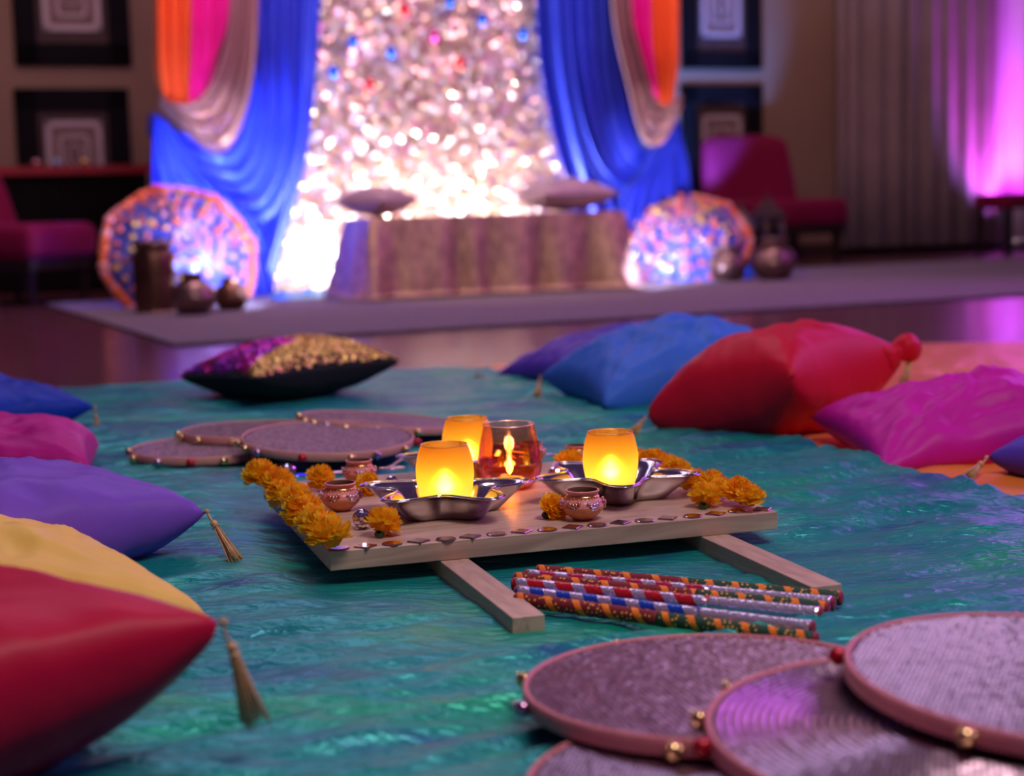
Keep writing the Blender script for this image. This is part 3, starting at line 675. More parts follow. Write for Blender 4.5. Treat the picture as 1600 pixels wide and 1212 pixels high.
def disc(name_l, loc, Rr, rot, bells, mode='grid', rim=RIM, th=0.015, matte=False, frot=0.0):
    t = thing('decorated_disc', name_l[0], 'disc', loc, group=name_l[1], rot=rot)
    g = G(); ro, ri = Rr, Rr - 0.0045
    g.lathe([(ri, 0.0), (ro - .001, 0.0), (ro, 0.001), (ro, th - 0.0012), (ro - 0.0012, th), (ri + 0.001, th), (ri, th - 0.001), (ri, 0.0)], 96)
    g.build('hoop', rim, t)
    g = G(); g.lathe([(0.0004, th - 0.0022), (ri + 0.0005, th - 0.0022)], 64); g.lathe([(ri + 0.0005, 0.003), (0.0004, 0.003)], 64); g.build('disc_fabric', FACE, t)
    key = (mode, round(Rr, 3), matte)
    if key not in disc_face_cache:
        me = face_mesh(mode, Rr - 0.004, 3); me.materials.append(SEQ2 if matte else SEQ); disc_face_cache[key] = me
    s_ = bpy.data.objects.new('sequin_field', disc_face_cache[key]); COL.objects.link(s_); s_.parent = t; s_['kind'] = 'stuff'; s_.location = (0, 0, th - 0.0035); s_.rotation_euler = (0, 0, frot)
    for (a, kd) in bells: bell(t, R(a), Rr, kd, th * 0.45)
    return t
def disc_at(px, py, z, Rr, label, group, tilt, bells, **kw):
    p = P(px, py, z + 0.013); return disc((label, group), (p.x, p.y, z), Rr, tilt, bells, **kw)
GB = 'sequinned discs on the cloth behind the board'; GF = 'sequinned discs in the right foreground'
DR = 0.158
disc_at(328, 697, 0.0145, 0.143, 'leftmost sequinned disc behind the board', GB, (0, 0, 0.2), [(168, 'gold'), (232, 'pink'), (256, 'red'), (278, 'gold'), (300, 'gold'), (320, 'gold'), (350, 'gold'), (205, 'gold')], rim=RIM2, matte=True)
disc_at(400, 670, 0.026, 0.140, 'sequinned disc half covered, leaning behind the two left discs', GB, (R(-1), R(1), 0.3), [(170, 'gold'), (215, 'gold'), (245, 'gold'), (285, 'red'), (190, 'gold')], rim=RIM2, matte=True)
disc_at(512, 682, 0.040, 0.152, 'sequinned disc lying on top of its left neighbours', GB, (R(3.0), R(2.0), 0.1), [(190, 'gold'), (222, 'pink'), (255, 'red'), (285, 'gold'), (302, 'pink'), (328, 'gold'), (352, 'red'), (207, 'gold')], rim=RIM2, matte=True)
disc_at(592, 655, 0.036, 0.150, 'sequinned disc propped at an angle, farthest right at the back', GB, (R(-1.5), R(6.0), 0.2), [(165, 'gold'), (200, 'gold'), (212, 'gold'), (225, 'pink'), (240, 'gold'), (262, 'pink'), (290, 'gold'), (318, 'gold'), (5, 'gold')], rim=RIM2, matte=True)
disc_at(1120, 1066, 0.030, 0.165, 'foreground sequinned disc nearest the dance sticks', GF, (R(-1.5), R(0), 0.1), [(158, 'gold'), (110, 'gold'), (55, 'gold'), (188, 'pink'), (246, 'gold'), (-12, 'red')], frot=0.15, mode='grid')
disc_at(1500, 1140, 0.042, 0.188, 'foreground sequinned disc with curved rows, overlapping its neighbours', GF, (R(1), R(1), 0.15), [(135, 'gold'), (158, 'gold'), (176, 'red'), (218, 'pink'), (250, 'gold')], mode='rings')
disc_at(1660, 1052, 0.062, 0.168, 'foreground sequinned disc glowing magenta at the right edge', GF, (R(1), R(3), -0.1), [(168, 'red'), (235, 'gold'), (90, 'gold')], mode='grid', frot=0.5)
disc_at(1130, 1222, 0.0150, 0.145, 'lowest foreground disc at the bottom edge of the picture', GF, (0, 0, 0.2), [(182, 'red'), (120, 'gold'), (60, 'gold')], mode='grid', frot=0.35)
# ================================================================== CUSHIONS
TASSM = pm('gold_tassel_thread', (0.55, 0.30, 0.11), (0.66, 0.40, 0.16), 120, 0.5, 0.15, sheen=0.4)
def tassel(parent, tip, end, length=0.075, spread=0.012, lie=False, cord=0.018):
    """tip: local point on the cushion, end: local direction vector target of the skirt end"""
    tip = Vector(tip); end = Vector(end); d = (end - tip); L_ = d.length
    t = bpy.data.objects.new('tassel', None); 
    rnd = random.Random(int(tip.x * 1000) + 17)
    g = G(); d.normalize(); side = d.cross(Vector((0, 0, 1)));
    if side.length < 0.05: side = Vector((1, 0, 0))
    side.normalize(); oth = d.cross(side)
    k0 = tip + d * cord
    g.tube([tip - d * 0.004, tip + d * cord * 0.5 + oth * 0.002, k0], 0.0016, 7)
    g.ball(tip, 0.0032, 8, 6); g.ball(k0 + d * 0.003, 0.0048, 10, 7)
    g.lathe([(0.0044 + 0.0008 * math.cos(a), 0.0008 * math.sin(a)) for a in [2 * PI * q / 6 for q in range(7)]], 12, Matrix.Translation(k0 + d * 0.009) @ d.to_track_quat('Z', 'Y').to_matrix().to_4x4())
    for k in range(46):
        a = rnd.uniform(0, 2 * PI); q = math.sqrt(rnd.random()); off = (side * math.cos(a) + oth * math.sin(a))
        l2 = (L_ - cord) * rnd.uniform(0.90, 1.04)
        pts = [k0 + d * 0.005 + off * 0.0025 * q, k0 + d * 0.014 + off * 0.0042 * q, k0 + d * l2 * 0.55 + off * spread * 0.55 * q, k0 + d * l2 + off * spread * q]
        g.tube(pts, [0.0008, 0.0009, 0.0009, 0.0007], 4)
    return g.build('tassel', TASSM, parent)
def fabric(name, c, c2=None, rough=0.45, sheen=0.03, tint=None):
    m = pm(name, c, c2 or tuple(x * 0.88 for x in c), 5, rough, 0.0, bump=0.22, bscale=14, sheen=sheen, sheen_rough=0.4, spec=0.16)
    m.node_tree.nodes['Principled BSDF'].inputs['Sheen Tint'].default_value = c4(tint or tuple(min(1, x * 1.6 + 0.15) for x in c))
    return m
def pillow_pt(u, v, w_, d_, T, side, seed, wr=1.0, pinch=0.10, pw=0.42):
    x = w_ / 2 * u * (1 - pinch * (1 - v * v)); y = d_ / 2 * v * (1 - pinch * (1 - u * u))
    e = max(0.0, (1 - u * u) * (1 - v * v)); z = T / 2 * (e ** pw)
    edge = 1 - e ** 0.5
    # creases fanning out from corners plus slack folds
    ang = math.atan2(abs(v) - 1.05, abs(u) - 1.05)
    cd_ = math.hypot(1.05 - abs(u), 1.05 - abs(v)); f = math.exp(-cd_ * 1.7)
    q = math.sin(ang * 16 + seed) * 0.010 * f * (e ** 0.35)
    n1 = N3(u * 1.6 + seed * 3.1, v * 1.6, side * 2.0 + seed); n2 = 1 - 2 * abs(N3(u * 2.4 + seed, v * 2.0 - seed, side + 5.0)); n3 = 1 - 2 * abs(N3(u * 5 + seed, v * 4.2, side + 9.0))
    z += wr * (e ** 0.4) * (q + 0.016 * n1 + 0.010 * n2 * 0.8 + 0.005 * n3)
    return (x, y, max(z, 0.0) * side)
def cushion(label, px, py, Y, w_, d_, T, rot, mat, seed, tassels=(), wr=1.0, mat2=None, name='cushion', group=None, n=54, pinch=0.10, sag=0.0, warp=None, pw=0.42, top=1.0, knot=None):
    c = PD(px, py, Y)
    rot = tuple((Matrix.Rotation(rot[0], 3, 'X') @ Matrix.Rotation(rot[1], 3, 'Y') @ Matrix.Rotation(rot[2], 3, 'Z')).to_euler())
    t = thing(name, label, 'cushion', c, group=group, rot=rot)
    Rm = Euler(rot).to_matrix(); Ri = Rm.inverted()
    def place(u, v, sd):
        p = Vector(pillow_pt(u, v, w_, d_, T, sd, seed, wr, pinch, pw))
        if sd > 0: p.z *= top
        # resting on the ground: flatten whatever would sink into the floor
        wz = c.z + (Rm @ p).z; fl = 0.007
        if wz < fl:
            p = p + Ri @ Vector((0, 0, fl - wz))
        return p
    parts = []
    for sd, nm, m_ in ((1, 'upper_cover', mat), (-1, 'lower_cover', mat2 or mat)):
        vs = [place(-1 + 2 * i / n, -1 + 2 * j / n, sd) for i in range(n + 1) for j in range(n + 1)]
        fs = grid_faces(n + 1, n + 1)
        if sd < 0: fs = [f[::-1] for f in fs]
        parts.append((nm, vs, fs, m_))
    if mat2 is None:
        g = G()
        for nm, vs, fs, m_ in parts: g.add(vs, fs)
        cov = g.build('cover', mat, t)
    else:
        for nm, vs, fs, m_ in parts: cov = mesh(nm, vs, fs, m_, t)
    if mat2 is None:                             # the halves share one seam, so the cloth turns softly round the edge
        bm = bmesh.new(); bm.from_mesh(cov.data); bmesh.ops.remove_doubles(bm, verts=bm.verts[:], dist=0.0004)
        for f_ in bm.faces: f_.smooth = True
        bm.to_mesh(cov.data); bm.free()
    if knot:                                    # corner gathered and tied into a soft knob
        a = Vector(place(knot[0], knot[1], 1)); d = Ri @ Vector((0.9, 0.2, 0.35)); d.normalize(); kp = a * 0.80
        g = G(); g.tube([kp + d * q for q in (0, .03, .042, .052, .070, .085, .092)], [0.045, 0.026, 0.018, 0.027, 0.032, 0.022, 0.006], 16)
        nn = len(g.v)
        for q in range(nn):
            p_ = g.v[q]; g.v[q] = p_ + Vector((N3(p_.x * 60, p_.y * 60, p_.z * 60), N3(p_.y * 60, p_.z * 60, 3), N3(p_.z * 60, p_.x * 60, 7))) * 0.008
        kn = g.build('knotted_corner', mat, t); kn.modifiers.new('soft', 'SUBSURF').levels = 2; kn.modifiers[0].render_levels = 2
        tassel(t, kp + d * 0.08, kp + d * 0.08 + Ri @ Vector((-0.03, -0.03, -0.085)))
    for (cu, cv, dx, dy, dz) in tassels:       # corner and the world offset of the tassel end
        tip = place(cu, cv, 1); wt = c + Rm @ Vector(tip)
        e = wt + Vector((dx, dy, dz)); 
        if e.z < 0.014: e.z = 0.014
        tassel(t, tip, Ri @ (e - c))
    return t
F_crim = fabric('crimson_taffeta', (0.52, 0.006, 0.045), tint=(1, 0.1, 0.25))
F_yel = fabric('yellow_taffeta', (0.92, 0.60, 0.13), tint=(1, 0.8, 0.4))
F_pur = fabric('purple_taffeta', (0.20, 0.085, 0.55), tint=(0.7, 0.5, 1))
F_mag = fabric('magenta_taffeta', (0.52, 0.008, 0.24), tint=(1, 0.2, 0.8))
F_blu = fabric('royal_blue_taffeta', (0.008, 0.05, 0.45), tint=(0.1, 0.3, 1))
F_azu = fabric('azure_taffeta', (0.04, 0.16, 0.66), (0.05, 0.19, 0.72), tint=(0.4, 0.7, 1))
F_ind = fabric('indigo_taffeta', (0.10, 0.05, 0.48), tint=(0.5, 0.4, 1))
F_red = fabric('red_taffeta', (0.62, 0.010, 0.035), tint=(1, 0.15, 0.3))
F_mg2 = fabric('fuchsia_taffeta', (0.60, 0.012, 0.36), tint=(1, 0.3, 0.9))
GL = 'cushions down the left side'; GR = 'cushions down the right side'
cushion('crimson cushion in the left foreground with a long gold tassel', -240, 1062, 1.25, 0.44, 0.44, 0.23, (R(0), R(-8), R(42)), F_crim, 1.3, [(1, -1, 0.022, 0, -0.082)], group=GL, n=70, wr=0.8, top=0.62)
cushion('yellow cushion between the crimson and the purple one', -75, 950, 1.66, 0.42, 0.40, 0.16, (R(0), R(0), R(32)), F_yel, 2.1, [], group=GL)
cushion('pale purple cushion with gold tassel beside the board', -35, 832, 2.02, 0.42, 0.42, 0.17, (R(0), R(-4), R(44)), F_pur, 3.7, [(1, -1, 0.045, -0.05, -0.06)], group=GL)
cushion('magenta cushion between the purple and the blue one on the left', -35, 726, 2.62, 0.38, 0.34, 0.14, (R(0), R(0), R(12)), F_mag, 4.4, [(1, -1, 0.006, -0.005, -0.06)], group=GL, pinch=0.05, pw=0.3)
cushion('royal blue cushion, farthest back on the left', -38, 642, 3.30, 0.36, 0.36, 0.12, (R(0), R(-1), R(40)), F_blu, 5.2, [(1, -1, 0.004, -0.005, -0.06)], group=GL)
cushion('indigo cushion behind the azure one on the right', 940, 560, 4.05, 0.42, 0.40, 0.13, (R(0), R(-10), R(30)), F_ind, 6.6, [(-1, 1, -0.045, -0.070, -0.075)], group=GR)
cushion('azure blue cushion left of the red one', 1040, 574, 3.55, 0.46, 0.40, 0.17, (R(6), R(-8), R(18)), F_azu, 7.5, [(-1, 1, -0.010, -0.070, -0.075)], group=GR, wr=1.4)
cushion('large red cushion with knotted corner on the right', 1210, 603, 3.05, 0.36, 0.36, 0.22, (R(-11), R(-12), R(43)), F_red, 8.3, [(-1, 1, -0.030, -0.065, -0.07)], group=GR, wr=0.8, knot=(1, -1), pinch=0.07, pw=0.37)
cushion('fuchsia cushion in front of the red one at right', 1500, 664, 2.72, 0.42, 0.34, 0.13, (R(10), R(-6), R(8)), F_mg2, 9.9, [], group=GR, wr=1.3)
cushion('indigo cushion cut off by the right edge, tassel on the orange cloth', 1760, 712, 2.45, 0.30, 0.30, 0.12, (0, 0, R(40)), F_ind, 10.7, [(-1, 1, -0.045, -0.05, -0.06)], group=GR)
# sequin cushion
BLACK = pm('black_velvet', (0.008, 0.008, 0.012), None, 30, 0.85, sheen=0.1)
sc_ = cushion('cushion with gold and magenta sequins over a black back', 452, 577, 3.78, 0.39, 0.37, 0.14, (R(-2), R(-3), R(38)), BLACK, 11.4, [], n=48, wr=0.5, mat2=pm('black_cushion_back', (0.006, 0.006, 0.010), None, 30, 0.9), name='sequin_cushion')
SG = pm('gold_sequin', (1.0, 0.66, 0.20), (0.98, 0.60, 0.16), 60, 0.34, 0.85)
SMG = pm('magenta_sequin', (0.95, 0.03, 0.40), (0.62, 0.10, 0.95), 14, 0.34, 0.85)
gs = G(); gm = G(); rs = random.Random(3)
for k in range(7000):
    u, v = rs.uniform(-.995, .995), rs.uniform(-.995, .995)
    p = Vector(pillow_pt(u, v, 0.39, 0.37, 0.14, 1, 11.4, 0.5)); p2 = Vector(pillow_pt(u + .01, v, 0.39, 0.37, 0.14, 1, 11.4, 0.5)); p3 = Vector(pillow_pt(u, v + .01, 0.39, 0.37, 0.14, 1, 11.4, 0.5))
    nn = (p2 - p).cross(p3 - p); 
    if nn.length < 1e-12: continue
    nn.normalize(); nn = (nn + Vector((rs.gauss(0, .28), rs.gauss(0, .28), rs.gauss(0, .28)))).normalized()
    M = Matrix.Translation(p + nn * 0.002) @ nn.to_track_quat('Z', 'Y').to_matrix().to_4x4(); r = 0.0042
    hexv = [(r * math.cos(q * PI / 3), r * math.sin(q * PI / 3), 0) for q in range(6)]
    (gs if (u - v) * 0.7 + 0.25 * math.sin(v * 5) > -0.05 else gm).add(hexv, [(0, 1, 2, 3, 4, 5)], M)
for gg, nm, m_ in ((gs, 'gold_sequins', SG), (gm, 'magenta_sequins', SMG)):
    o = gg.build(nm, m_, sc_, smooth=False); o['kind'] = 'stuff'
exec_bg = True
# ================================================================== BACKDROP
Y_BD = 9.0
def bd(px, py, off=0.0): return PW(px, py, Y_BD - off)
def bz(px, py, off=0.0):
    return wall_local(px, py, Y_BD - off)
# sequin panel (backing + sequins)
sa, _ = bz(395, 455); sb, _ = bz(940, 455)
bk = thing('sequin_backdrop', 'tall backdrop covered in shimmering champagne sequins behind the seat', 'backdrop', (0, Y_BD, 0), PSI)
g = G(); g.box(sa, sb, 0.01, 0.03, 0.01, 2.9); g.build('backing', pm('champagne_backing', (0.60, 0.45, 0.38), (0.5, 0.36, 0.30), 10, 0.7), bk, smooth=False)
SQ = [pm('champagne_sequin', (0.86, 0.66, 0.48), (0.78, 0.58, 0.42), 10, 0.30, 0.9), pm('rose_gold_sequin', (0.85, 0.60, 0.54), (0.78, 0.55, 0.50), 10, 0.32, 0.9), pm('pearl_sequin', (0.85, 0.80, 0.82), (0.8, 0.74, 0.78), 10, 0.4, 0.6)]
g = G(); rs = random.Random(11)
step = 0.023; nx = int((sb - sa) / step); nz = int(2.5 / step)
for i in range(nx):
    for j in range(nz):
        x = sa + (i + 0.5 + rs.uniform(-.3, .3)) * step; z = 0.03 + (j + 0.5 + rs.uniform(-.3, .3)) * step; r = rs.uniform(0.014, 0.020)
        M = Matrix.Translation((x, -0.004 - rs.random() * 0.012, z)) @ Matrix.Rotation(PI / 2 + rs.gauss(-0.05, .30), 4, 'X') @ Matrix.Rotation(rs.gauss(0, .32), 4, 'Y')
        g.add([(r * math.cos(q * PI / 4), r * math.sin(q * PI / 4), 0) for q in range(8)], [(0, 1, 2, 3, 4, 5, 6, 7)], M, mi=rs.choice((0, 0, 0, 1, 2)))
o = g.build('sequins', SQ, bk, smooth=False); o['kind'] = 'stuff'
# strip uplights at the base of the backdrop
def room_pt(s, y, z, Y0=Y_BD): return Vector((s * math.cos(PSI) - y * math.sin(PSI), Y0 + s * math.sin(PSI) + y * math.cos(PSI), z))
light('backdrop_uplight', 'AREA', room_pt((sa + sb) / 2, -0.18, 0.05), 92, (0.93, 0.93, 1.0), 1.3, 0.06, target=room_pt((sa + sb) / 2, 0.0, 1.1))
light('backdrop_floor_wash', 'AREA', room_pt((sa + sb) / 2, -0.9, 2.9), 9, (1.0, 0.9, 0.85), 1.4, 0.3, target=room_pt((sa + sb) / 2, 0.0, 0.9))
for k, (px_, e_) in enumerate(((330, 30), (985, 30))):
    sx_, _ = bz(px_, 470)
    light('blue_uplight', 'SPOT', room_pt(sx_, -0.55, 0.05), e_ * 8, (0.30, 0.40, 1.0), target=room_pt(sx_, 0.0, 1.1), spot=R(95), blend=0.6, radius=0.025)
# drapes: surfaces between two guide curves with folds running along them
def catmull(pts, t):
    n = len(pts) - 1; f = min(max(t, 0), 1) * n; i = min(int(f), n - 1); u = f - i
    a = pts[max(i - 1, 0)]; b = pts[i]; c = pts[i + 1]; d = pts[min(i + 2, n)]
    return tuple(0.5 * (2 * b[q] + (-a[q] + c[q]) * u + (2 * a[q] - 5 * b[q] + 4 * c[q] - d[q]) * u * u + (-a[q] + 3 * b[q] - 3 * c[q] + d[q]) * u ** 3) for q in (0, 1))
def drape(name, curves, mat, parent, off, folds, amp, seed, taper=(1, 1), ns=None, nt_=40, label=None):
    ns = ns or folds * 12; vs = []
    crv = [[bz(x, y, off) for (x, y) in c] for c in curves]
    for i in range(ns + 1):
        s = i / ns
        for j in range(nt_ + 1):
            t = j / nt_
            pts = [catmull(c, t) for c in crv]
            if len(pts) == 2: x = pts[0][0] * (1 - s) + pts[1][0] * s; z = pts[0][1] * (1 - s) + pts[1][1] * s
            else: x, z = catmull(pts, s)
            ph = s * folds * 2 * PI + 1.6 * N3(s * folds * 0.5, seed, t * 0.8)
            a = amp * (taper[0] + (taper[1] - taper[0]) * t)
            y = -off - a * (0.6 * math.sin(ph) + 0.3 * math.sin(2.3 * ph + seed) + 0.5 * N3(s * folds, t * 2.0, seed))
            vs.append((x, y, z))
    o = mesh(name, vs, grid_faces(ns + 1, nt_ + 1), mat, parent); solid(o, 0.003, 0); return o
SB = fabric('royal_blue_satin', (0.035, 0.06, 0.60), (0.045, 0.075, 0.66), 0.30, 0.15, (0.3, 0.4, 1)); SB.node_tree.nodes['Principled BSDF'].inputs['Metallic'].default_value = 0.3
SO = fabric('orange_satin_drape', (0.80, 0.11, 0.02), None, 0.38, 0.4, (1, 0.5, 0.3))
SM = fabric('magenta_satin_drape', (0.78, 0.01, 0.28), None, 0.38, 0.4, (1, 0.2, 0.8))
SGd = fabric('gold_sheer_drape', (0.36, 0.18, 0.17), None, 0.35, 0.6, (0.9, 0.7, 0.8)); SGd.node_tree.nodes['Principled BSDF'].inputs['Metallic'].default_value = 0.4
SPK = pm('drape_crystal', (0.97, 0.95, 1.0), None, 60, 0.12, 1.0)
def side(label, X, flip):
    t = thing('draped_curtain', label, 'drapery', (0, Y_BD, 0), PSI, 'layered drapes framing the sequin backdrop')
    return t
L_ = side('layered blue, orange and gold drapes left of the sequin backdrop', None, 1)
drape('back_panel', [[(372, -160), (372, 60), (345, 220), (300, 330), (225, 470)], [(498, -160), (492, 60), (475, 240), (445, 360), (418, 470)]], SB, L_, 0.06, 6, 0.035, 1.0, (1, 1.2))
drape('blue_swag', [[(330, -160), (345, 20), (352, 150), (325, 215), (262, 205), (215, 178)], [(400, -160), (405, 60), (405, 200), (365, 290), (275, 258), (214, 190)], [(470, -160), (465, 80), (455, 230), (400, 345), (290, 318), (213, 205)]], SB, L_, 0.16, 6, 0.040, 2.0, (1, .5))
drape('blue_cascade', [[(214, 176), (212, 250), (206, 340), (190, 400), (160, 472)], [(222, 180), (250, 255), (285, 300), (310, 380), (320, 468)], [(235, 188), (290, 265), (345, 320), (380, 370), (405, 460)]], SB, L_, 0.22, 6, 0.045, 3.0, (.4, 1.3))
drape('orange_panel', [[(212, -160), (212, 60), (214, 120), (226, 158)], [(245, -160), (245, 60), (246, 120), (248, 167)], [(275, -160), (272, 60), (268, 125), (266, 164)]], SO, L_, 0.27, 3, 0.035, 4.0)
drape('magenta_panel', [[(270, -160), (270, 60), (268, 120), (266, 160)], [(300, -160), (298, 60), (290, 115), (284, 150)], [(334, -160), (328, 20), (312, 80), (298, 130)]], SM, L_, 0.26, 3, 0.035, 5.0)
drape('gold_swag', [[(330, -160), (328, 20), (312, 100), (280, 155), (240, 162), (215, 148)], [(352, -160), (350, 30), (336, 130), (305, 190), (255, 185), (215, 155)], [(374, -160), (370, 40), (358, 150), (330, 225), (290, 235), (216, 165)]], SGd, L_, 0.30, 4, 0.028, 6.0)
Rt = side('layered blue, pink and gold drapes right of the sequin backdrop', None, -1)
drape('back_panel', [[(826, -160), (832, 60), (855, 200), (890, 320), (920, 440)], [(965, -160), (968, 60), (990, 200), (1030, 310), (1062, 430)]], SB, Rt, 0.06, 6, 0.035, 7.0, (1, 1.2))
drape('blue_swag', [[(848, -160), (855, 60), (880, 200), (925, 285), (985, 295), (1036, 190)], [(900, -160), (905, 60), (925, 190), (958, 262), (995, 262), (1036, 182)], [(955, -160), (955, 30), (962, 150), (985, 225), (1012, 222), (1036, 175)]], SB, Rt, 0.16, 6, 0.040, 8.0, (1, .5))
drape('blue_cascade', [[(1036, 172), (1046, 220), (1056, 260), (1062, 330), (1070, 430)], [(1025, 185), (1010, 250), (1000, 300), (995, 370), (990, 438)], [(1015, 195), (985, 265), (955, 300), (940, 370), (930, 445)]], SB, Rt, 0.22, 5, 0.045, 9.0, (.4, 1.3))
drape('magenta_panel', [[(952, -160), (955, 0), (965, 60), (982, 125)], [(975, -160), (976, 20), (984, 90), (994, 148)], [(992, -160), (994, 30), (998, 100), (1004, 158)]], SM, Rt, 0.26, 3, 0.03, 10.0)
drape('orange_panel', [[(990, -160), (992, 60), (998, 110), (1003, 160)], [(1012, -160), (1012, 60), (1014, 120), (1014, 168)], [(1036, -160), (1036, 60), (1035, 110), (1028, 155)]], SO, Rt, 0.27, 3, 0.03, 11.0)
drape('gold_swag', [[(922, -160), (928, 20), (950, 130), (975, 215), (1005, 225), (1036, 165)], [(940, -160), (944, 20), (962, 100), (985, 175), (1010, 185), (1036, 155)], [(955, -160), (958, 10), (972, 80), (994, 150), (1012, 165), (1036, 148)]], SGd, Rt, 0.30, 4, 0.028, 12.0)
for par, pts in ((L_, [(293, 161), (280, 201), (290, 192), (297, 200), (303, 197), (313, 194), (315, 180), (319, 187), (308, 184), (289, 186), (288, 226), (296, 229), (305, 230), (300, 205)]), (Rt, [(978, 165), (994, 162), (986, 203), (984, 196), (990, 205), (981, 200)])):
    for (px, py) in pts:
        s_, z_ = bz(px, py, 0.36); g = G(); g.ball((s_, -0.36, z_), 0.011, 8, 5); g.build('crystal', SPK, par, smooth=False)
# added narrow spots, there only to make the crystals glint
for px, py in ((300, 195), (985, 185)):
    s_, z_ = bz(px, py, 0.36)
    light('crystal_glint_light', 'SPOT', room_pt(s_ + 0.2, -2.6, 2.2), 220, (0.95, 0.92, 1.0), target=room_pt(s_, -0.3, z_), spot=R(9), blend=0.8, radius=0.02)
# warm light on the upper drapes
light('drape_top_light', 'AREA', room_pt(-1.7, -1.3, 2.6), 22, (1.0, 0.55, 0.8), 0.5, 0.5, target=room_pt(-1.7, 0, 1.2))
light('drape_top_light', 'AREA', room_pt(0.85, -1.3, 2.6), 22, (1.0, 0.55, 0.8), 0.5, 0.5, target=room_pt(0.75, 0, 1.2))
# ornaments hanging on the sequins
ORB = pm('blue_ornament', (0.02, 0.10, 0.75), (0.03, 0.2, 0.8), 30, 0.15, 0.8); ORR = pm('red_ornament', (0.80, 0.04, 0.05), None, 30, 0.15, 0.8); ORP = pm('rose_ornament', (0.65, 0.05, 0.3), None, 30, 0.15, 0.8)
orn = [(545, 64, 'b', 'topmost left blue'), (605, 80, 'b', 'middle blue'), (515, 112, 'b', 'low left blue, beside the drape'), (748, 30, 'b', 'right-centre blue'), (812, 52, 'b', 'far right blue'), (697, 2, 'b', 'highest blue'),
       (673, 55, 'p', 'rose'), (626, 14, 'r', 'highest red'), (572, 132, 'r', 'low left red'), (712, 98, 'r', 'lower right red')]
for (px, py, kd, nm) in orn:
    s_, z_ = bz(px, py, 0.06); p = room_pt(s_, -0.06, z_)
    t = thing('hanging_ornament', nm + ' hanging ornament on the sequin backdrop', 'ornament', p, PSI, 'ornaments on the sequin backdrop')
    g = G(); g.lathe(smooth_prof([(0.0005, -0.035), (0.018, -0.030), (0.030, -0.010), (0.030, 0.008), (0.016, 0.028), (0.010, 0.036), (0.0005, 0.038)], 2), 16)
    g.build('ornament_body', {'b': ORB, 'r': ORR, 'p': ORP}[kd], t)
    g = G(); g.tube([(0, 0, 0.036), (0, 0, 0.060)], 0.003, 6); g.ball((0, 0, 0.062), 0.006, 8, 5); g.build('cap', GOLD, t)
# satin puddled at the foot of the backdrop, teal light painted into its colour
vs = []; nA, nB = 90, 26
for i in range(nA + 1):
    s = i / nA
    for j in range(nB + 1):
        t_ = j / nB; p = bz(398 + 140 * s, 460); x = p[0]; y = -0.30 - 0.34 * t_
        h = 0.014 + 0.045 * math.sin(PI * min(1, t_ * 1.2)) * (0.45 + 0.7 * abs(N3(s * 9, t_ * 3, 2))) * (1 - abs(2 * s - 1) ** 6)
        vs.append(room_pt(x, y, h))
o = mesh('puddled_satin', vs, grid_faces(nA + 1, nB + 1), pm('teal_lit_satin', (0.02, 0.32, 0.55), (0.05, 0.5, 0.7), 6, 0.3, 0.2)); tag(o, 'teal-lit satin bunched on the floor left of the seat', 'cloth')
# ================================================================== STAGE SEAT
SEATC = pm('gold_sequin_cloth', (0.55, 0.34, 0.22), (0.32, 0.18, 0.15), 34, 0.42, 0.55, bump=0.6, bscale=90, stretch=(1, 1, 0.5))
fl_ = P(583, 472); fr_ = P(982, 444)
SYAW = math.atan2(fr_.y - fl_.y, fr_.x - fl_.x); SLEN = (fr_ - fl_).length; SDEP = 0.40; SH = 0.395
print('SEAT', fl_, fr_, math.degrees(SYAW), SLEN)
SYAW = R(22); SLEN = 1.36
st = thing('stage_seat', 'low seat draped in dull gold sequin cloth before the backdrop', 'seat', (fl_.x, fl_.y, 0.012), SYAW)
g = G()
for (x, y) in ((0.08, 0.06), (SLEN - 0.08, 0.06), (0.08, SDEP - 0.06), (SLEN - 0.08, SDEP - 0.06)): g.box(x - .03, x + .03, y - .03, y + .03, 0, SH - 0.02)
g.box(0.03, SLEN - 0.03, 0.03, SDEP - 0.03, SH - 0.08, SH - 0.006); g.build('seat_frame', pm('dark_seat_wood', (0.06, 0.03, 0.02), None, 10, 0.5), st, smooth=False)
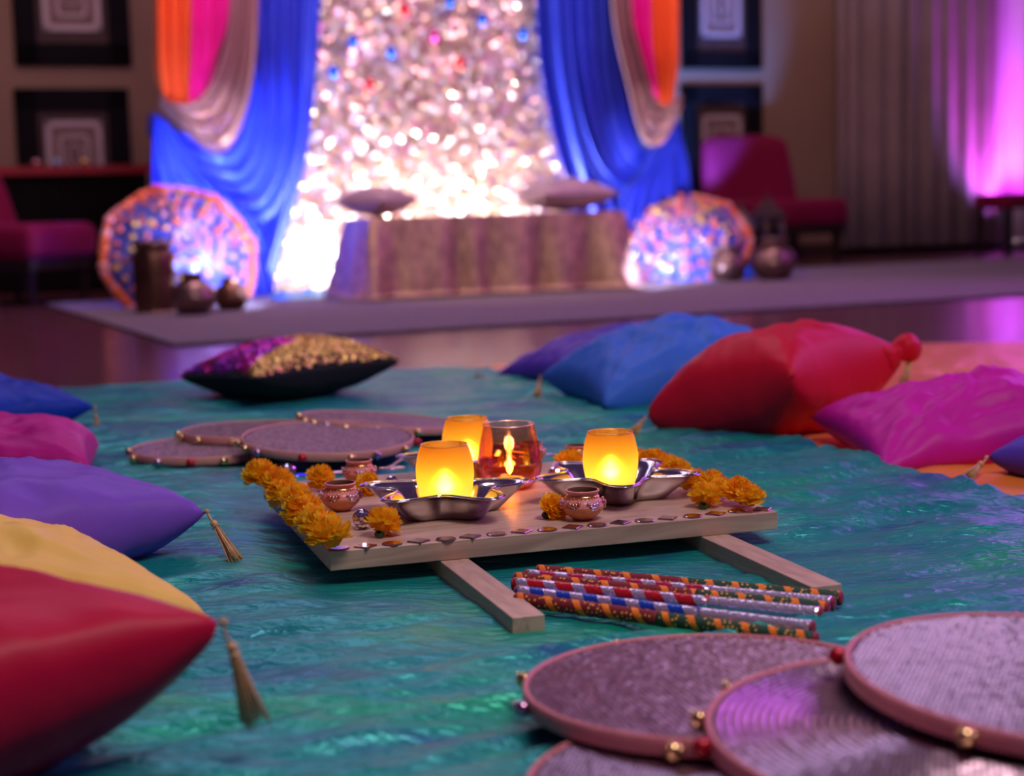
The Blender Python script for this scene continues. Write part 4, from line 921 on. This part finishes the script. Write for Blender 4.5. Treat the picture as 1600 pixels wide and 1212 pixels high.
# cloth: perimeter rows dropping from the top edge with folds
def perim(f):
    Lp = 2 * (SLEN + SDEP); d = (f % 1.0) * Lp
    if d < SLEN: return (d, 0, 0, -1)
    d -= SLEN
    if d < SDEP: return (SLEN, d, 1, 0)
    d -= SDEP
    if d < SLEN: return (SLEN - d, SDEP, 0, 1)
    d -= SLEN; return (0, SDEP - d, -1, 0)
n = 420; rows = 22; vs = []; fs = []
for i in range(n):
    f = i / n; x, y, nx_, ny_ = perim(f)
    cdist = min(math.hypot(x - a, y - b) for a in (0, SLEN) for b in (0, SDEP))
    corner = math.exp(-(cdist / 0.13) ** 2)
    if corner > 0.02:
        dx, dy = x - SLEN / 2, y - SDEP / 2; nx2 = nx_ * (1 - corner * 0.5) + corner * 0.5 * (1 if dx > 0 else -1); ny2 = ny_ * (1 - corner * 0.5) + corner * 0.5 * (1 if dy > 0 else -1); l_ = math.hypot(nx2, ny2) or 1; nx_, ny_ = nx2 / l_, ny2 / l_
    for j in range(rows + 1):
        t_ = j / rows
        fold = (0.5 + 0.5 * math.sin(f * 2 * PI * 15 + 3.0 * N3(f * 14, 1.0))) * (0.055 + 0.05 * corner) + 0.022 * N3(f * 26, t_ * 1.2, 7)
        o_ = (0.006 + fold * (t_ ** 0.8) + 0.07 * corner * t_ + (0.07 * ((t_ - 0.92) / 0.08) if t_ > 0.92 else 0)) 
        z = SH - 0.004 - (SH - 0.014) * min(1, t_ / 0.93); z = max(0.010 + 0.012 * abs(N3(f * 60, t_ * 4)), z)
        vs.append((x + nx_ * o_, y + ny_ * o_, z))
for i in range(n):
    for j in range(rows): i2 = (i + 1) % n; fs.append((i * (rows + 1) + j, i * (rows + 1) + j + 1, i2 * (rows + 1) + j + 1, i2 * (rows + 1) + j))
b0 = len(vs); nx0, ny0 = 40, 14
for i in range(nx0 + 1):
    for j in range(ny0 + 1): vs.append((-0.006 + (SLEN + 0.012) * i / nx0, -0.006 + (SDEP + 0.012) * j / ny0, SH + 0.002 * N3(i * .7, j * .9) - (0.003 if i in (0, nx0) or j in (0, ny0) else 0)))
fs += [tuple(q + b0 for q in f) for f in grid_faces(nx0 + 1, ny0 + 1)]
mesh('seat_cloth', vs, fs, SEATC, st)
PILM = pm('dusty_rose_satin', (0.42, 0.28, 0.30), (0.36, 0.23, 0.26), 12, 0.45, 0.2, bump=0.2, sheen=0.4)
def seat_pillow(label, s, y, w_, d_, T, rz, tilt, seed):
    a = SYAW; p = Vector((fl_.x + s * math.cos(a) - y * math.sin(a), fl_.y + s * math.sin(a) + y * math.cos(a), 0.012 + SH + T / 2 + 0.004))
    t = thing('throw_pillow', label, 'pillow', p, group='pillows on the stage seat', rot=(0, tilt, a + rz))
    g = G(); n = 36
    for sd in (1, -1):
        v_ = [pillow_pt(-1 + 2 * i / n, -1 + 2 * j / n, w_, d_, T * 1.0, sd, seed, 0.25) for i in range(n + 1) for j in range(n + 1)]
        g.add(v_, grid_faces(n + 1, n + 1) if sd > 0 else [f[::-1] for f in grid_faces(n + 1, n + 1)])
    g.build('pillow_cover', PILM, t)
    q = G(); b = [(-1 + 2 * k / 20, -1) for k in range(21)] + [(1, -1 + 2 * k / 20) for k in range(1, 21)] + [(1 - 2 * k / 20, 1) for k in range(1, 21)] + [(-1, 1 - 2 * k / 20) for k in range(1, 21)]
    q.tube([pillow_pt(u, v, w_, d_, T, 1, seed, .25) for u, v in b], 0.003, 5, cap=False); q.build('piping', PILM, t)
seat_pillow('smaller pinkish grey pillow on the left end of the seat', 0.10, 0.20, 0.30, 0.30, 0.15, R(35), 0, 1.5)
seat_pillow('larger pinkish grey pillow on the right end of the seat', 1.12, 0.22, 0.44, 0.36, 0.17, R(8), 0, 2.5)
light('seat_gold_fill', 'SPOT', Vector((-0.6, 4.6, 2.9)), 150, (1.0, 0.78, 0.55), target=fl_ + Vector((0.6, 0.3, 0.25)), spot=R(28), blend=0.8, radius=0.05)  # added fill spot to bring out gold in the seat cloth
# ================================================================== PARASOLS
PCAN = pm('mirrorwork_blue_fabric', (0.03, 0.06, 0.55), (0.20, 0.25, 0.80), 9, 0.35, 0.3)
POR = pm('orange_pompon', (0.85, 0.10, 0.02), (0.95, 0.22, 0.03), 30, 0.8, sheen=0.5); PYE = pm('yellow_pompon', (0.85, 0.45, 0.03), None, 30, 0.8, sheen=0.5); PPK = pm('pink_pompon', (0.85, 0.22, 0.22), (0.9, 0.4, 0.3), 30, 0.8, sheen=0.5)
PMI = pm('mirror_disc', (0.8, 0.8, 0.9), None, 30, 0.25, 0.9)
def parasol(label, px, py, Y, Rr, H, axis, spin, warm, seed):
    c = PD(px, py, Y); q = Vector(axis).normalized().to_track_quat('Z', 'Y').to_euler()
    t = thing('decorated_parasol', label, 'parasol', c, group='pompom parasols beside the seat', rot=q)
    ns = 8; n = 96; rows = 12; rnd = random.Random(seed)
    def pt(rf, a):
        k = (a - spin) / (2 * PI / ns); fr = k - math.floor(k) - 0.5
        poly = math.cos(PI / ns) / math.cos(fr * 2 * PI / ns); sc = (0.35 + 0.65 * poly)
        sag = 1 - 0.10 * rf * (1 - abs(2 * fr))
        r = Rr * rf * sc; z = H * (1 - rf ** 1.9) * sag
        return Vector((r * math.cos(a), r * math.sin(a), z - H * 0.5))
    vs = []; fs = []
    for i in range(rows + 1):
        for k in range(n): vs.append(pt(max(i / rows, 0.01), 2 * PI * k / n))
    for i in range(rows):
        for k in range(n): k2 = (k + 1) % n; fs.append((i * n + k, (i + 1) * n + k, (i + 1) * n + k2, i * n + k2))
    o = can_ = mesh('canopy', vs, fs, PCAN, t); solid(o, 0.003)
    for k in range(ns):
        a = spin + 2 * PI * k / ns; g = G(); g.tube([pt(f_, a) * 0.99 for f_ in (0.02, .2, .4, .6, .8, 1.0)], 0.004, 6); g.build('rib', GOLD, can_)
    g = G(); g.tube([(0, 0, H * 0.55), (0, 0, -0.30)], 0.008, 8); g.build('shaft', GOLD, t)
    g = G(); m_ = 64
    for k in range(m_):
        a = 2 * PI * k / m_; g.ball(pt(1.0, a), 0.027 * rnd.uniform(.85, 1.15), 8, 5, mi=(0 if rnd.random() < (.75 if not warm else .45) else 2))
    for ring_, cnt in ((0.86, 30), (0.68, 24), (0.5, 18), (0.3, 10)):
        for k in range(cnt):
            g.ball(pt(ring_, 2 * PI * (k + rnd.uniform(-.2, .2)) / cnt) + Vector((0, 0, 0.008)), 0.017 * rnd.uniform(.8, 1.2), 8, 5, mi=rnd.choice((0, 0, 1, 2)))
    for k in range(ns):
        for f_ in (.15, .3, .45, .6, .75, .9): g.ball(pt(f_, spin + 2 * PI * k / ns) + Vector((0, 0, 0.008)), 0.012, 8, 5, mi=rnd.choice((0, 1, 0)))
    o = g.build('pompoms', [POR, PYE, PPK], t); o['kind'] = 'stuff'
    g = G()
    for k in range(90):
        f_ = math.sqrt(rnd.uniform(.02, .85)); a = rnd.uniform(0, 2 * PI); p = pt(f_, a); nn = Vector((p.x, p.y, 0.5 * Rr)).normalized() + Vector((rnd.gauss(0, .15), rnd.gauss(0, .15), 0))
        g.add([(0.012 * math.cos(q_ * PI / 4), 0.012 * math.sin(q_ * PI / 4), 0) for q_ in range(8)], [tuple(range(8))], Matrix.Translation(p + nn.normalized() * 0.006) @ nn.to_track_quat('Z', 'Y').to_matrix().to_4x4())
    o = g.build('mirror_discs', PMI, t, smooth=False); o['kind'] = 'stuff'
    return t
parasol('pompom-edged parasol lying left of the seat behind the dark pots', 286, 388, 7.75, 0.375, 0.22, (0.35, -0.85, 0.42), R(10), False, 3)
parasol('pompom-edged parasol lying right of the seat beside the brass pots', 1068, 366, 8.85, 0.36, 0.22, (-0.15, -0.75, 0.62), R(5), True, 8)
light('parasol_blue_light', 'SPOT', PD(430, 450, 7.1), 130, (0.45, 0.5, 1.0), target=PD(320, 385, 7.7), spot=R(70), radius=0.04)
light('parasol_blue_light', 'SPOT', PD(1000, 436, 8.0), 70, (0.55, 0.55, 1.0), target=PD(1040, 380, 8.7), spot=R(70), radius=0.04)
# ================================================================== METAL POTS, LANTERNS
BRONZE = pm('aged_bronze', (0.34, 0.22, 0.17), (0.20, 0.12, 0.10), 12, 0.32, 0.9, bump=0.2)
BRN2 = pm('dark_copper', (0.22, 0.11, 0.06), (0.14, 0.07, 0.04), 12, 0.35, 0.9)
def bronze_pot(px, py, r, label, m_=BRONZE):
    p = P(px, py, 0.012); t = thing('bronze_pot', label, 'pot', (p.x, p.y, 0.0125), group='round metal pots by the parasols')
    k = r / 0.10
    g = G(); g.lathe([(a * k, b * k) for a, b in smooth_prof([(0.0005, 0), (0.05, 0), (0.075, 0.015), (0.098, 0.055), (0.10, 0.085), (0.085, 0.125), (0.055, 0.150), (0.045, 0.158)], 3)], 36); g.build('pot_body', m_, t)
    g = G(); g.lathe([(a * k, b * k) for a, b in [(0.045, 0.158), (0.047, 0.172), (0.062, 0.182), (0.060, 0.187), (0.040, 0.180), (0.040, 0.15)]], 36); g.build('pot_neck', m_, t)
    g = G(); g.lathe([(k * (0.100 + 0.003 * math.cos(a)), k * (0.078 + 0.003 * math.sin(a))) for a in [2 * PI * q / 6 for q in range(7)]], 36); g.build('band', m_, t)
bronze_pot(303, 491, 0.098, 'round bronze pot beside the tall copper jar on the left')
bronze_pot(362, 484, 0.080, 'smaller dark round pot at the right of the left group', BRN2)
bronze_pot(1137, 439, 0.105, 'round bronze pot left of the lantern on the right')
bronze_pot(1209, 437, 0.120, 'round bronze pot in front of the right lantern')
p = P(244, 487, 0.012); t = thing('copper_jar', 'tall dark copper jar left of the round bronze pot', 'jar', (p.x, p.y, 0.0125))
g = G(); g.lathe(smooth_prof([(0.0005, 0), (0.085, 0), (0.092, 0.01), (0.095, 0.12), (0.094, 0.24), (0.085, 0.27), (0.075, 0.285)], 3), 40, mod=lambda a, z: 1 + 0.02 * math.cos(12 * a)); g.build('jar_body', BRN2, t)
g = G(); g.lathe([(0.078, 0.283), (0.092, 0.295), (0.094, 0.315), (0.086, 0.318), (0.076, 0.29)], 40); g.build('jar_collar', BRONZE, t)
for sg in (-1, 1):
    g = G(); g.tube([(sg * (0.090 + 0.035 * math.sin(PI * k / 10)), 0, 0.16 + 0.10 * k / 10) for k in range(11)], 0.006, 8); g.build('handle', BRONZE, t)
def lantern(px, py, w_, h_, label, m_, seed):
    p = P(px, py, 0.004); t = thing('metal_lantern', label, 'lantern', (p.x, p.y, 0.004 if py < 430 else 0.0125), R(30), 'lanterns by the right armchair')
    hw = w_ / 2
    g = G(); g.box(-hw, hw, -hw, hw, 0, 0.03, bev=0.004); g.build('lantern_base', m_, t)
    for sx_ in (-1, 1):
        for sy_ in (-1, 1): g = G(); g.box(sx_ * hw * .88 - .007, sx_ * hw * .88 + .007, sy_ * hw * .88 - .007, sy_ * hw * .88 + .007, 0.03, h_ * 0.72); g.build('post', m_, t)
    for k in range(4):
        M = Matrix.Rotation(k * PI / 2, 4, 'Z'); g = G()
        arch = [(-hw * .85, h_ * .45)] + [(-hw * .6 * math.cos(PI * q / 10), h_ * .50 + hw * .6 * math.sin(PI * q / 10)) for q in range(11)] + [(hw * .85, h_ * .45)]
        vs_ = []; fs_ = []
        for (x_, z_) in arch: vs_ += [(x_, -hw * .86, z_), (x_, -hw * .86, h_ * .72)]
        for q in range(len(arch) - 1): fs_.append((2 * q, 2 * q + 2, 2 * q + 3, 2 * q + 1))
        g.add(vs_, fs_, M); o = g.build('arch_panel', m_, t); solid(o, 0.004)
    g = G(); g.lathe([(hw * 1.5, h_ * .72), (hw * 1.48, h_ * .74), (hw * .9, h_ * .84), (hw * .25, h_ * .95), (0.001, h_ * .96)], 4, Matrix.Rotation(PI / 4, 4, 'Z')); g.lathe([(0.001, h_ * .72), (hw * 1.5, h_ * .72)], 4, Matrix.Rotation(PI / 4, 4, 'Z')); g.build('roof', m_, t, smooth=False)
    g = G(); pts = [(0.02 * math.cos(a), 0, h_ * .96 + 0.02 + 0.02 * math.sin(a)) for a in [2 * PI * q / 14 for q in range(15)]]; g.tube(pts, 0.003, 6, cap=False); g.build('ring', m_, t)
    g = G(); g.lathe([(0.001, 0.03), (0.028, 0.03), (0.028, 0.11), (0.001, 0.112)], 20); g.build('candle', WAX, t)
lantern(1200, 425, 0.15, 0.46, 'tall dark metal lantern behind the right bronze pots', pm('lantern_metal', (0.16, 0.10, 0.09), None, 12, 0.5, 0.6), 1)
lantern(1158, 423, 0.12, 0.40, 'greyish lantern between the parasol and the tall lantern', pm('grey_lantern_metal', (0.30, 0.24, 0.24), None, 12, 0.5, 0.5), 2)
p = P(1170, 434, 0.012); g = G(); g.lathe([(0.001, 0), (0.020, 0), (0.026, 0.02), (0.026, 0.07), (0.024, 0.07), (0.02, 0.01)], 20)
t = thing('cyan_votive', 'small cyan glass votive between the two right bronze pots', 'candle', (p.x, p.y, 0.0125)); g.build('votive_glass', pm('cyan_glass', (0.05, 0.5, 0.8), None, 20, 0.1, coat=0.5), t)
g = G(); g.lathe([(0.001, 0.02), (0.012, 0.02), (0.012, 0.05), (0.001, 0.055)], 12); g.build('light', glow('cyan_glow', (0.1, 0.6, 1.0), 5), t)
# ================================================================== CHAIRS
CHF = fabric('burgundy_upholstery', (0.22, 0.005, 0.045), None, 0.7, 0.5, (1, 0.15, 0.6)); DKW = pm('dark_chair_wood', (0.02, 0.010, 0.008), None, 10, 0.4)
def slipper_chair(label, loc, rz, w_=0.66, d_=0.66, sh=0.42, bh=0.86, skirt=False):
    t = thing('slipper_chair', label, 'chair', loc, rz, 'burgundy lounge chairs')
    g = G(); g.box(-w_ / 2, w_ / 2, -d_ / 2, d_ / 2, sh - 0.19, sh, bev=0.055); g.build('seat', CHF, t)
    # back: curved shell with rounded top, thick
    vs = []; nx_, nz_ = 24, 16
    for side_ in (0, 1):
        for i in range(nx_ + 1):
            u = -1 + 2 * i / nx_
            for j in range(nz_ + 1):
                v = j / nz_; wtop = 1 - 0.10 * v ** 3; x = u * w_ / 2 * wtop
                zt = bh - 0.05 * abs(u) ** 5; z = sh - 0.17 + (zt - sh + 0.17) * v
                yb = d_ / 2 - 0.04 + 0.10 * v; th = (0.12 - 0.05 * v) * (1 - abs(u) ** 8) * (1 - v ** 12) ** 0.5
                yy = yb - (th if side_ else 0) - 0.05 * (u * u) * (1 if side_ else 1) + 0.04
                vs.append((x, yy, z))
    m_ = (nx_ + 1) * (nz_ + 1); fs = [f[::-1] for f in grid_faces(nx_ + 1, nz_ + 1)] + [tuple(q + m_ for q in f) for f in grid_faces(nx_ + 1, nz_ + 1)]
    for i in range(nx_): a = i * (nz_ + 1); b = a + nz_ + 1; fs += [(a, b, b + m_, a + m_), (a + nz_, a + nz_ + m_, b + nz_ + m_, b + nz_)]
    for j in range(nz_): a = j; e_ = nx_ * (nz_ + 1) + j; fs += [(a, a + m_, a + 1 + m_, a + 1), (e_, e_ + 1, e_ + 1 + m_, e_ + m_)]
    mesh('backrest', vs, fs, CHF, t)
    g = G(); g.box(-w_ / 2 + .03, w_ / 2 - .03, -d_ / 2 + .03, d_ / 2 - .03, sh - 0.24, sh - 0.18); g.build('base_frame', DKW, t, smooth=False)
    for sx_ in (-1, 1):
        for sy_ in (-1, 1):
            g = G(); M = Matrix.Translation((sx_ * (w_ / 2 - .07), sy_ * (d_ / 2 - .07), 0)); g.lathe([(0.001, 0), (0.018, 0), (0.034, sh - 0.24), (0.001, sh - 0.24)], 4, M @ Matrix.Rotation(PI / 4, 4, 'Z')); g.build('leg', DKW, t, smooth=False)
    return t
p = P(1215, 412, 0.0); slipper_chair('burgundy armless lounge chair against the wall right of the parasol', (p.x, p.y + 0.05, 0.0), R(27), 0.80, 0.62, 0.44, 0.90)
p = P(45, 474, 0.0); slipper_chair('burgundy armless lounge chair at the far left edge', (p.x - 0.02, p.y, 0), R(70), 0.60, 0.56, 0.42, 0.74)
# stool / chair at the right edge
p = P(1600, 397, 0); t = thing('upholstered_bench', 'dark red upholstered bench in front of the magenta curtain', 'bench', (p.x, p.y, 0), PSI)
g = G(); g.box(-0.30, 0.60, -0.2, 0.2, 0.33, 0.44, bev=0.03); g.build('bench_seat', CHF, t)
for (x, y) in ((-0.26, -0.16), (-0.26, 0.16), (0.56, -0.16), (0.56, 0.16)): g = G(); g.box(x - .02, x + .02, y - .02, y + .02, 0, 0.34); g.build('leg', DKW, t, smooth=False)
g = G(); g.tube([(-0.26, -0.16, 0.10), (0.56, -0.16, 0.10)], 0.014, 8); g.build('stretcher', pm('chrome', (0.8, 0.8, 0.85), None, 20, 0.15, 1.0), t)
# ================================================================== LEFT TABLE
p = P(118, 452, 0); t = thing('side_table', 'dark table with a deep red top runner under the left pictures', 'table', (p.x, p.y, 0), PSI)
g = G(); g.box(-0.46, 0.46, -0.25, 0.25, 0.70, 0.74, bev=0.006); g.build('tabletop', DKW, t, smooth=False)
g = G(); g.box(-0.44, 0.44, -0.22, 0.22, 0.02, 0.70); g.build('cabinet', pm('black_brown_wood', (0.008, 0.006, 0.006), None, 10, 0.7, spec=0.06), t, smooth=False)
g = G(); g.box(-0.47, 0.47, -0.262, 0.262, 0.741, 0.752, bev=0.003); g.box(-0.47, 0.47, -0.266, -0.258, 0.70, 0.75); o = g.build('table_runner', pm('deep_red_cloth', (0.38, 0.005, 0.02), None, 10, 0.6), t, smooth=False); o['label'] = 'deep red cloth over the table edge'
for k, (dx, c_) in enumerate(((-0.20, (0.8, 0.4, 0.5)), (-0.08, (0.3, 0.6, 1.0)), (0.08, (0.9, 0.6, 0.2)))):
    q = t.location + Vector((dx * math.cos(PSI) + 0.17 * math.sin(PSI), dx * math.sin(PSI) - 0.17 * math.cos(PSI), 0.7525))
    v = thing('votive_cup', 'tiny %s votive cup on the red-topped table' % ('pink', 'blue', 'amber')[k], 'candle', q, group='votives on the dark table')
    g = G(); g.lathe([(0.001, 0), (0.018, 0), (0.024, 0.04), (0.022, 0.04), (0.017, 0.004)], 16); g.build('votive_glass', pm('votive_glass_%d' % k, c_, None, 20, 0.1, metal=0.7), v)
    g = G(); g.lathe([(0.001, 0.008), (0.010, 0.008), (0.010, 0.022), (0.001, 0.024)], 12); g.build('votive_light', glow('votive_glow_%d' % k, c_, 4), v)
# ================================================================== FRAMED PICTURES
FRM = pm('black_frame', (0.008, 0.007, 0.010), None, 10, 0.7, spec=0.06); MAT1 = pm('brown_mat', (0.055, 0.026, 0.026), None, 10, 0.7); SLV = pm('pale_inner_frame', (0.50, 0.40, 0.44), (0.44, 0.36, 0.40), 14, 0.5); MAT2 = pm('tan_inner_mat', (0.22, 0.13, 0.12), None, 10, 0.7)
def framed(label, x0, y0, x1, y1, group):
    a = wall_local(x0, y1, Y_WALL - 0.03); b = wall_local(x1, y0, Y_WALL - 0.03); w_ = b[0] - a[0]; h_ = b[1] - a[1]
    t = thing('framed_picture', label, 'picture', wall_M(Y_WALL) @ Vector(((a[0] + b[0]) / 2, -0.001, a[1])), PSI, group)
    hw = w_ / 2
    def ring(nm, fx, fz, tx, dep, m_, b_=0.004):
        g = G(); X = hw * fx; z0 = h_ / 2 - h_ / 2 * fz; z1 = h_ / 2 + h_ / 2 * fz
        g.box(-X, X, -dep, 0, z1 - tx, z1, bev=b_); g.box(-X, X, -dep, 0, z0, z0 + tx, bev=b_); g.box(-X, -X + tx, -dep, 0, z0, z1, bev=b_); g.box(X - tx, X, -dep, 0, z0, z1, bev=b_); return g.build(nm, m_, t, smooth=False)
    ring('frame', 1, 1, w_ * 0.19, 0.045, FRM)
    g = G(); g.box(-hw * .75, hw * .75, -0.014, -0.001, h_ * .1, h_ * .9); g.build('mat', MAT1, t, smooth=False)
    ring('inner_frame', .50, .52, w_ * 0.055, 0.028, SLV)
    g = G(); g.box(-hw * .40, hw * .40, -0.018, -0.013, h_ * .28, h_ * .72); g.build('inner_mat', MAT2, t, smooth=False)
    ring('fillet', .27, .32, w_ * 0.03, 0.024, SLV, .002)
    # abstract rounded motif
    g = G(); g.tube([(0.05 * w_ * 1.2 * math.cos(q_), -0.021, h_ / 2 + 0.085 * h_ * math.sin(q_)) for q_ in [PI * 2 * k / 16 for k in range(17)]], 0.008, 6, cap=False); g.build('motif', SLV, t)
    return t
framed('upper of the two framed pictures left of the drapes', 22, -118, 192, 101, 'framed pictures on the back wall')
framed('lower of the two framed pictures left of the drapes', 31, 138, 197, 350, 'framed pictures on the back wall')
framed('upper of the two framed pictures right of the drapes', 1064, -98, 1186, 107, 'framed pictures on the back wall')
framed('lower of the two framed pictures right of the drapes', 1065, 132, 1188, 330, 'framed pictures on the back wall')
# blue spill on the wall right of the drapes
s_, _ = wall_local(1040, 200, Y_WALL)
light('blue_wall_wash', 'SPOT', wall_M(Y_WALL) @ Vector((s_ - 0.3, -1.3, 0.4)), 260, (0.12, 0.28, 1.0), target=wall_M(Y_WALL) @ Vector((s_ + 0.12, 0, 1.3)), spot=R(50), blend=0.4, radius=0.05)
light('wall_amber_wash', 'AREA', wall_M(Y_WALL) @ Vector((1.6, -1.6, 3.0)), 11, (1.0, 0.55, 0.38), 1.6, 0.4, target=wall_M(Y_WALL) @ Vector((1.8, 0, 0.9)))
light('wall_amber_wash', 'AREA', wall_M(Y_WALL) @ Vector((-3.6, -1.6, 3.0)), 8, (1.0, 0.6, 0.42), 1.6, 0.4, target=wall_M(Y_WALL) @ Vector((-3.9, 0, 1.0)))
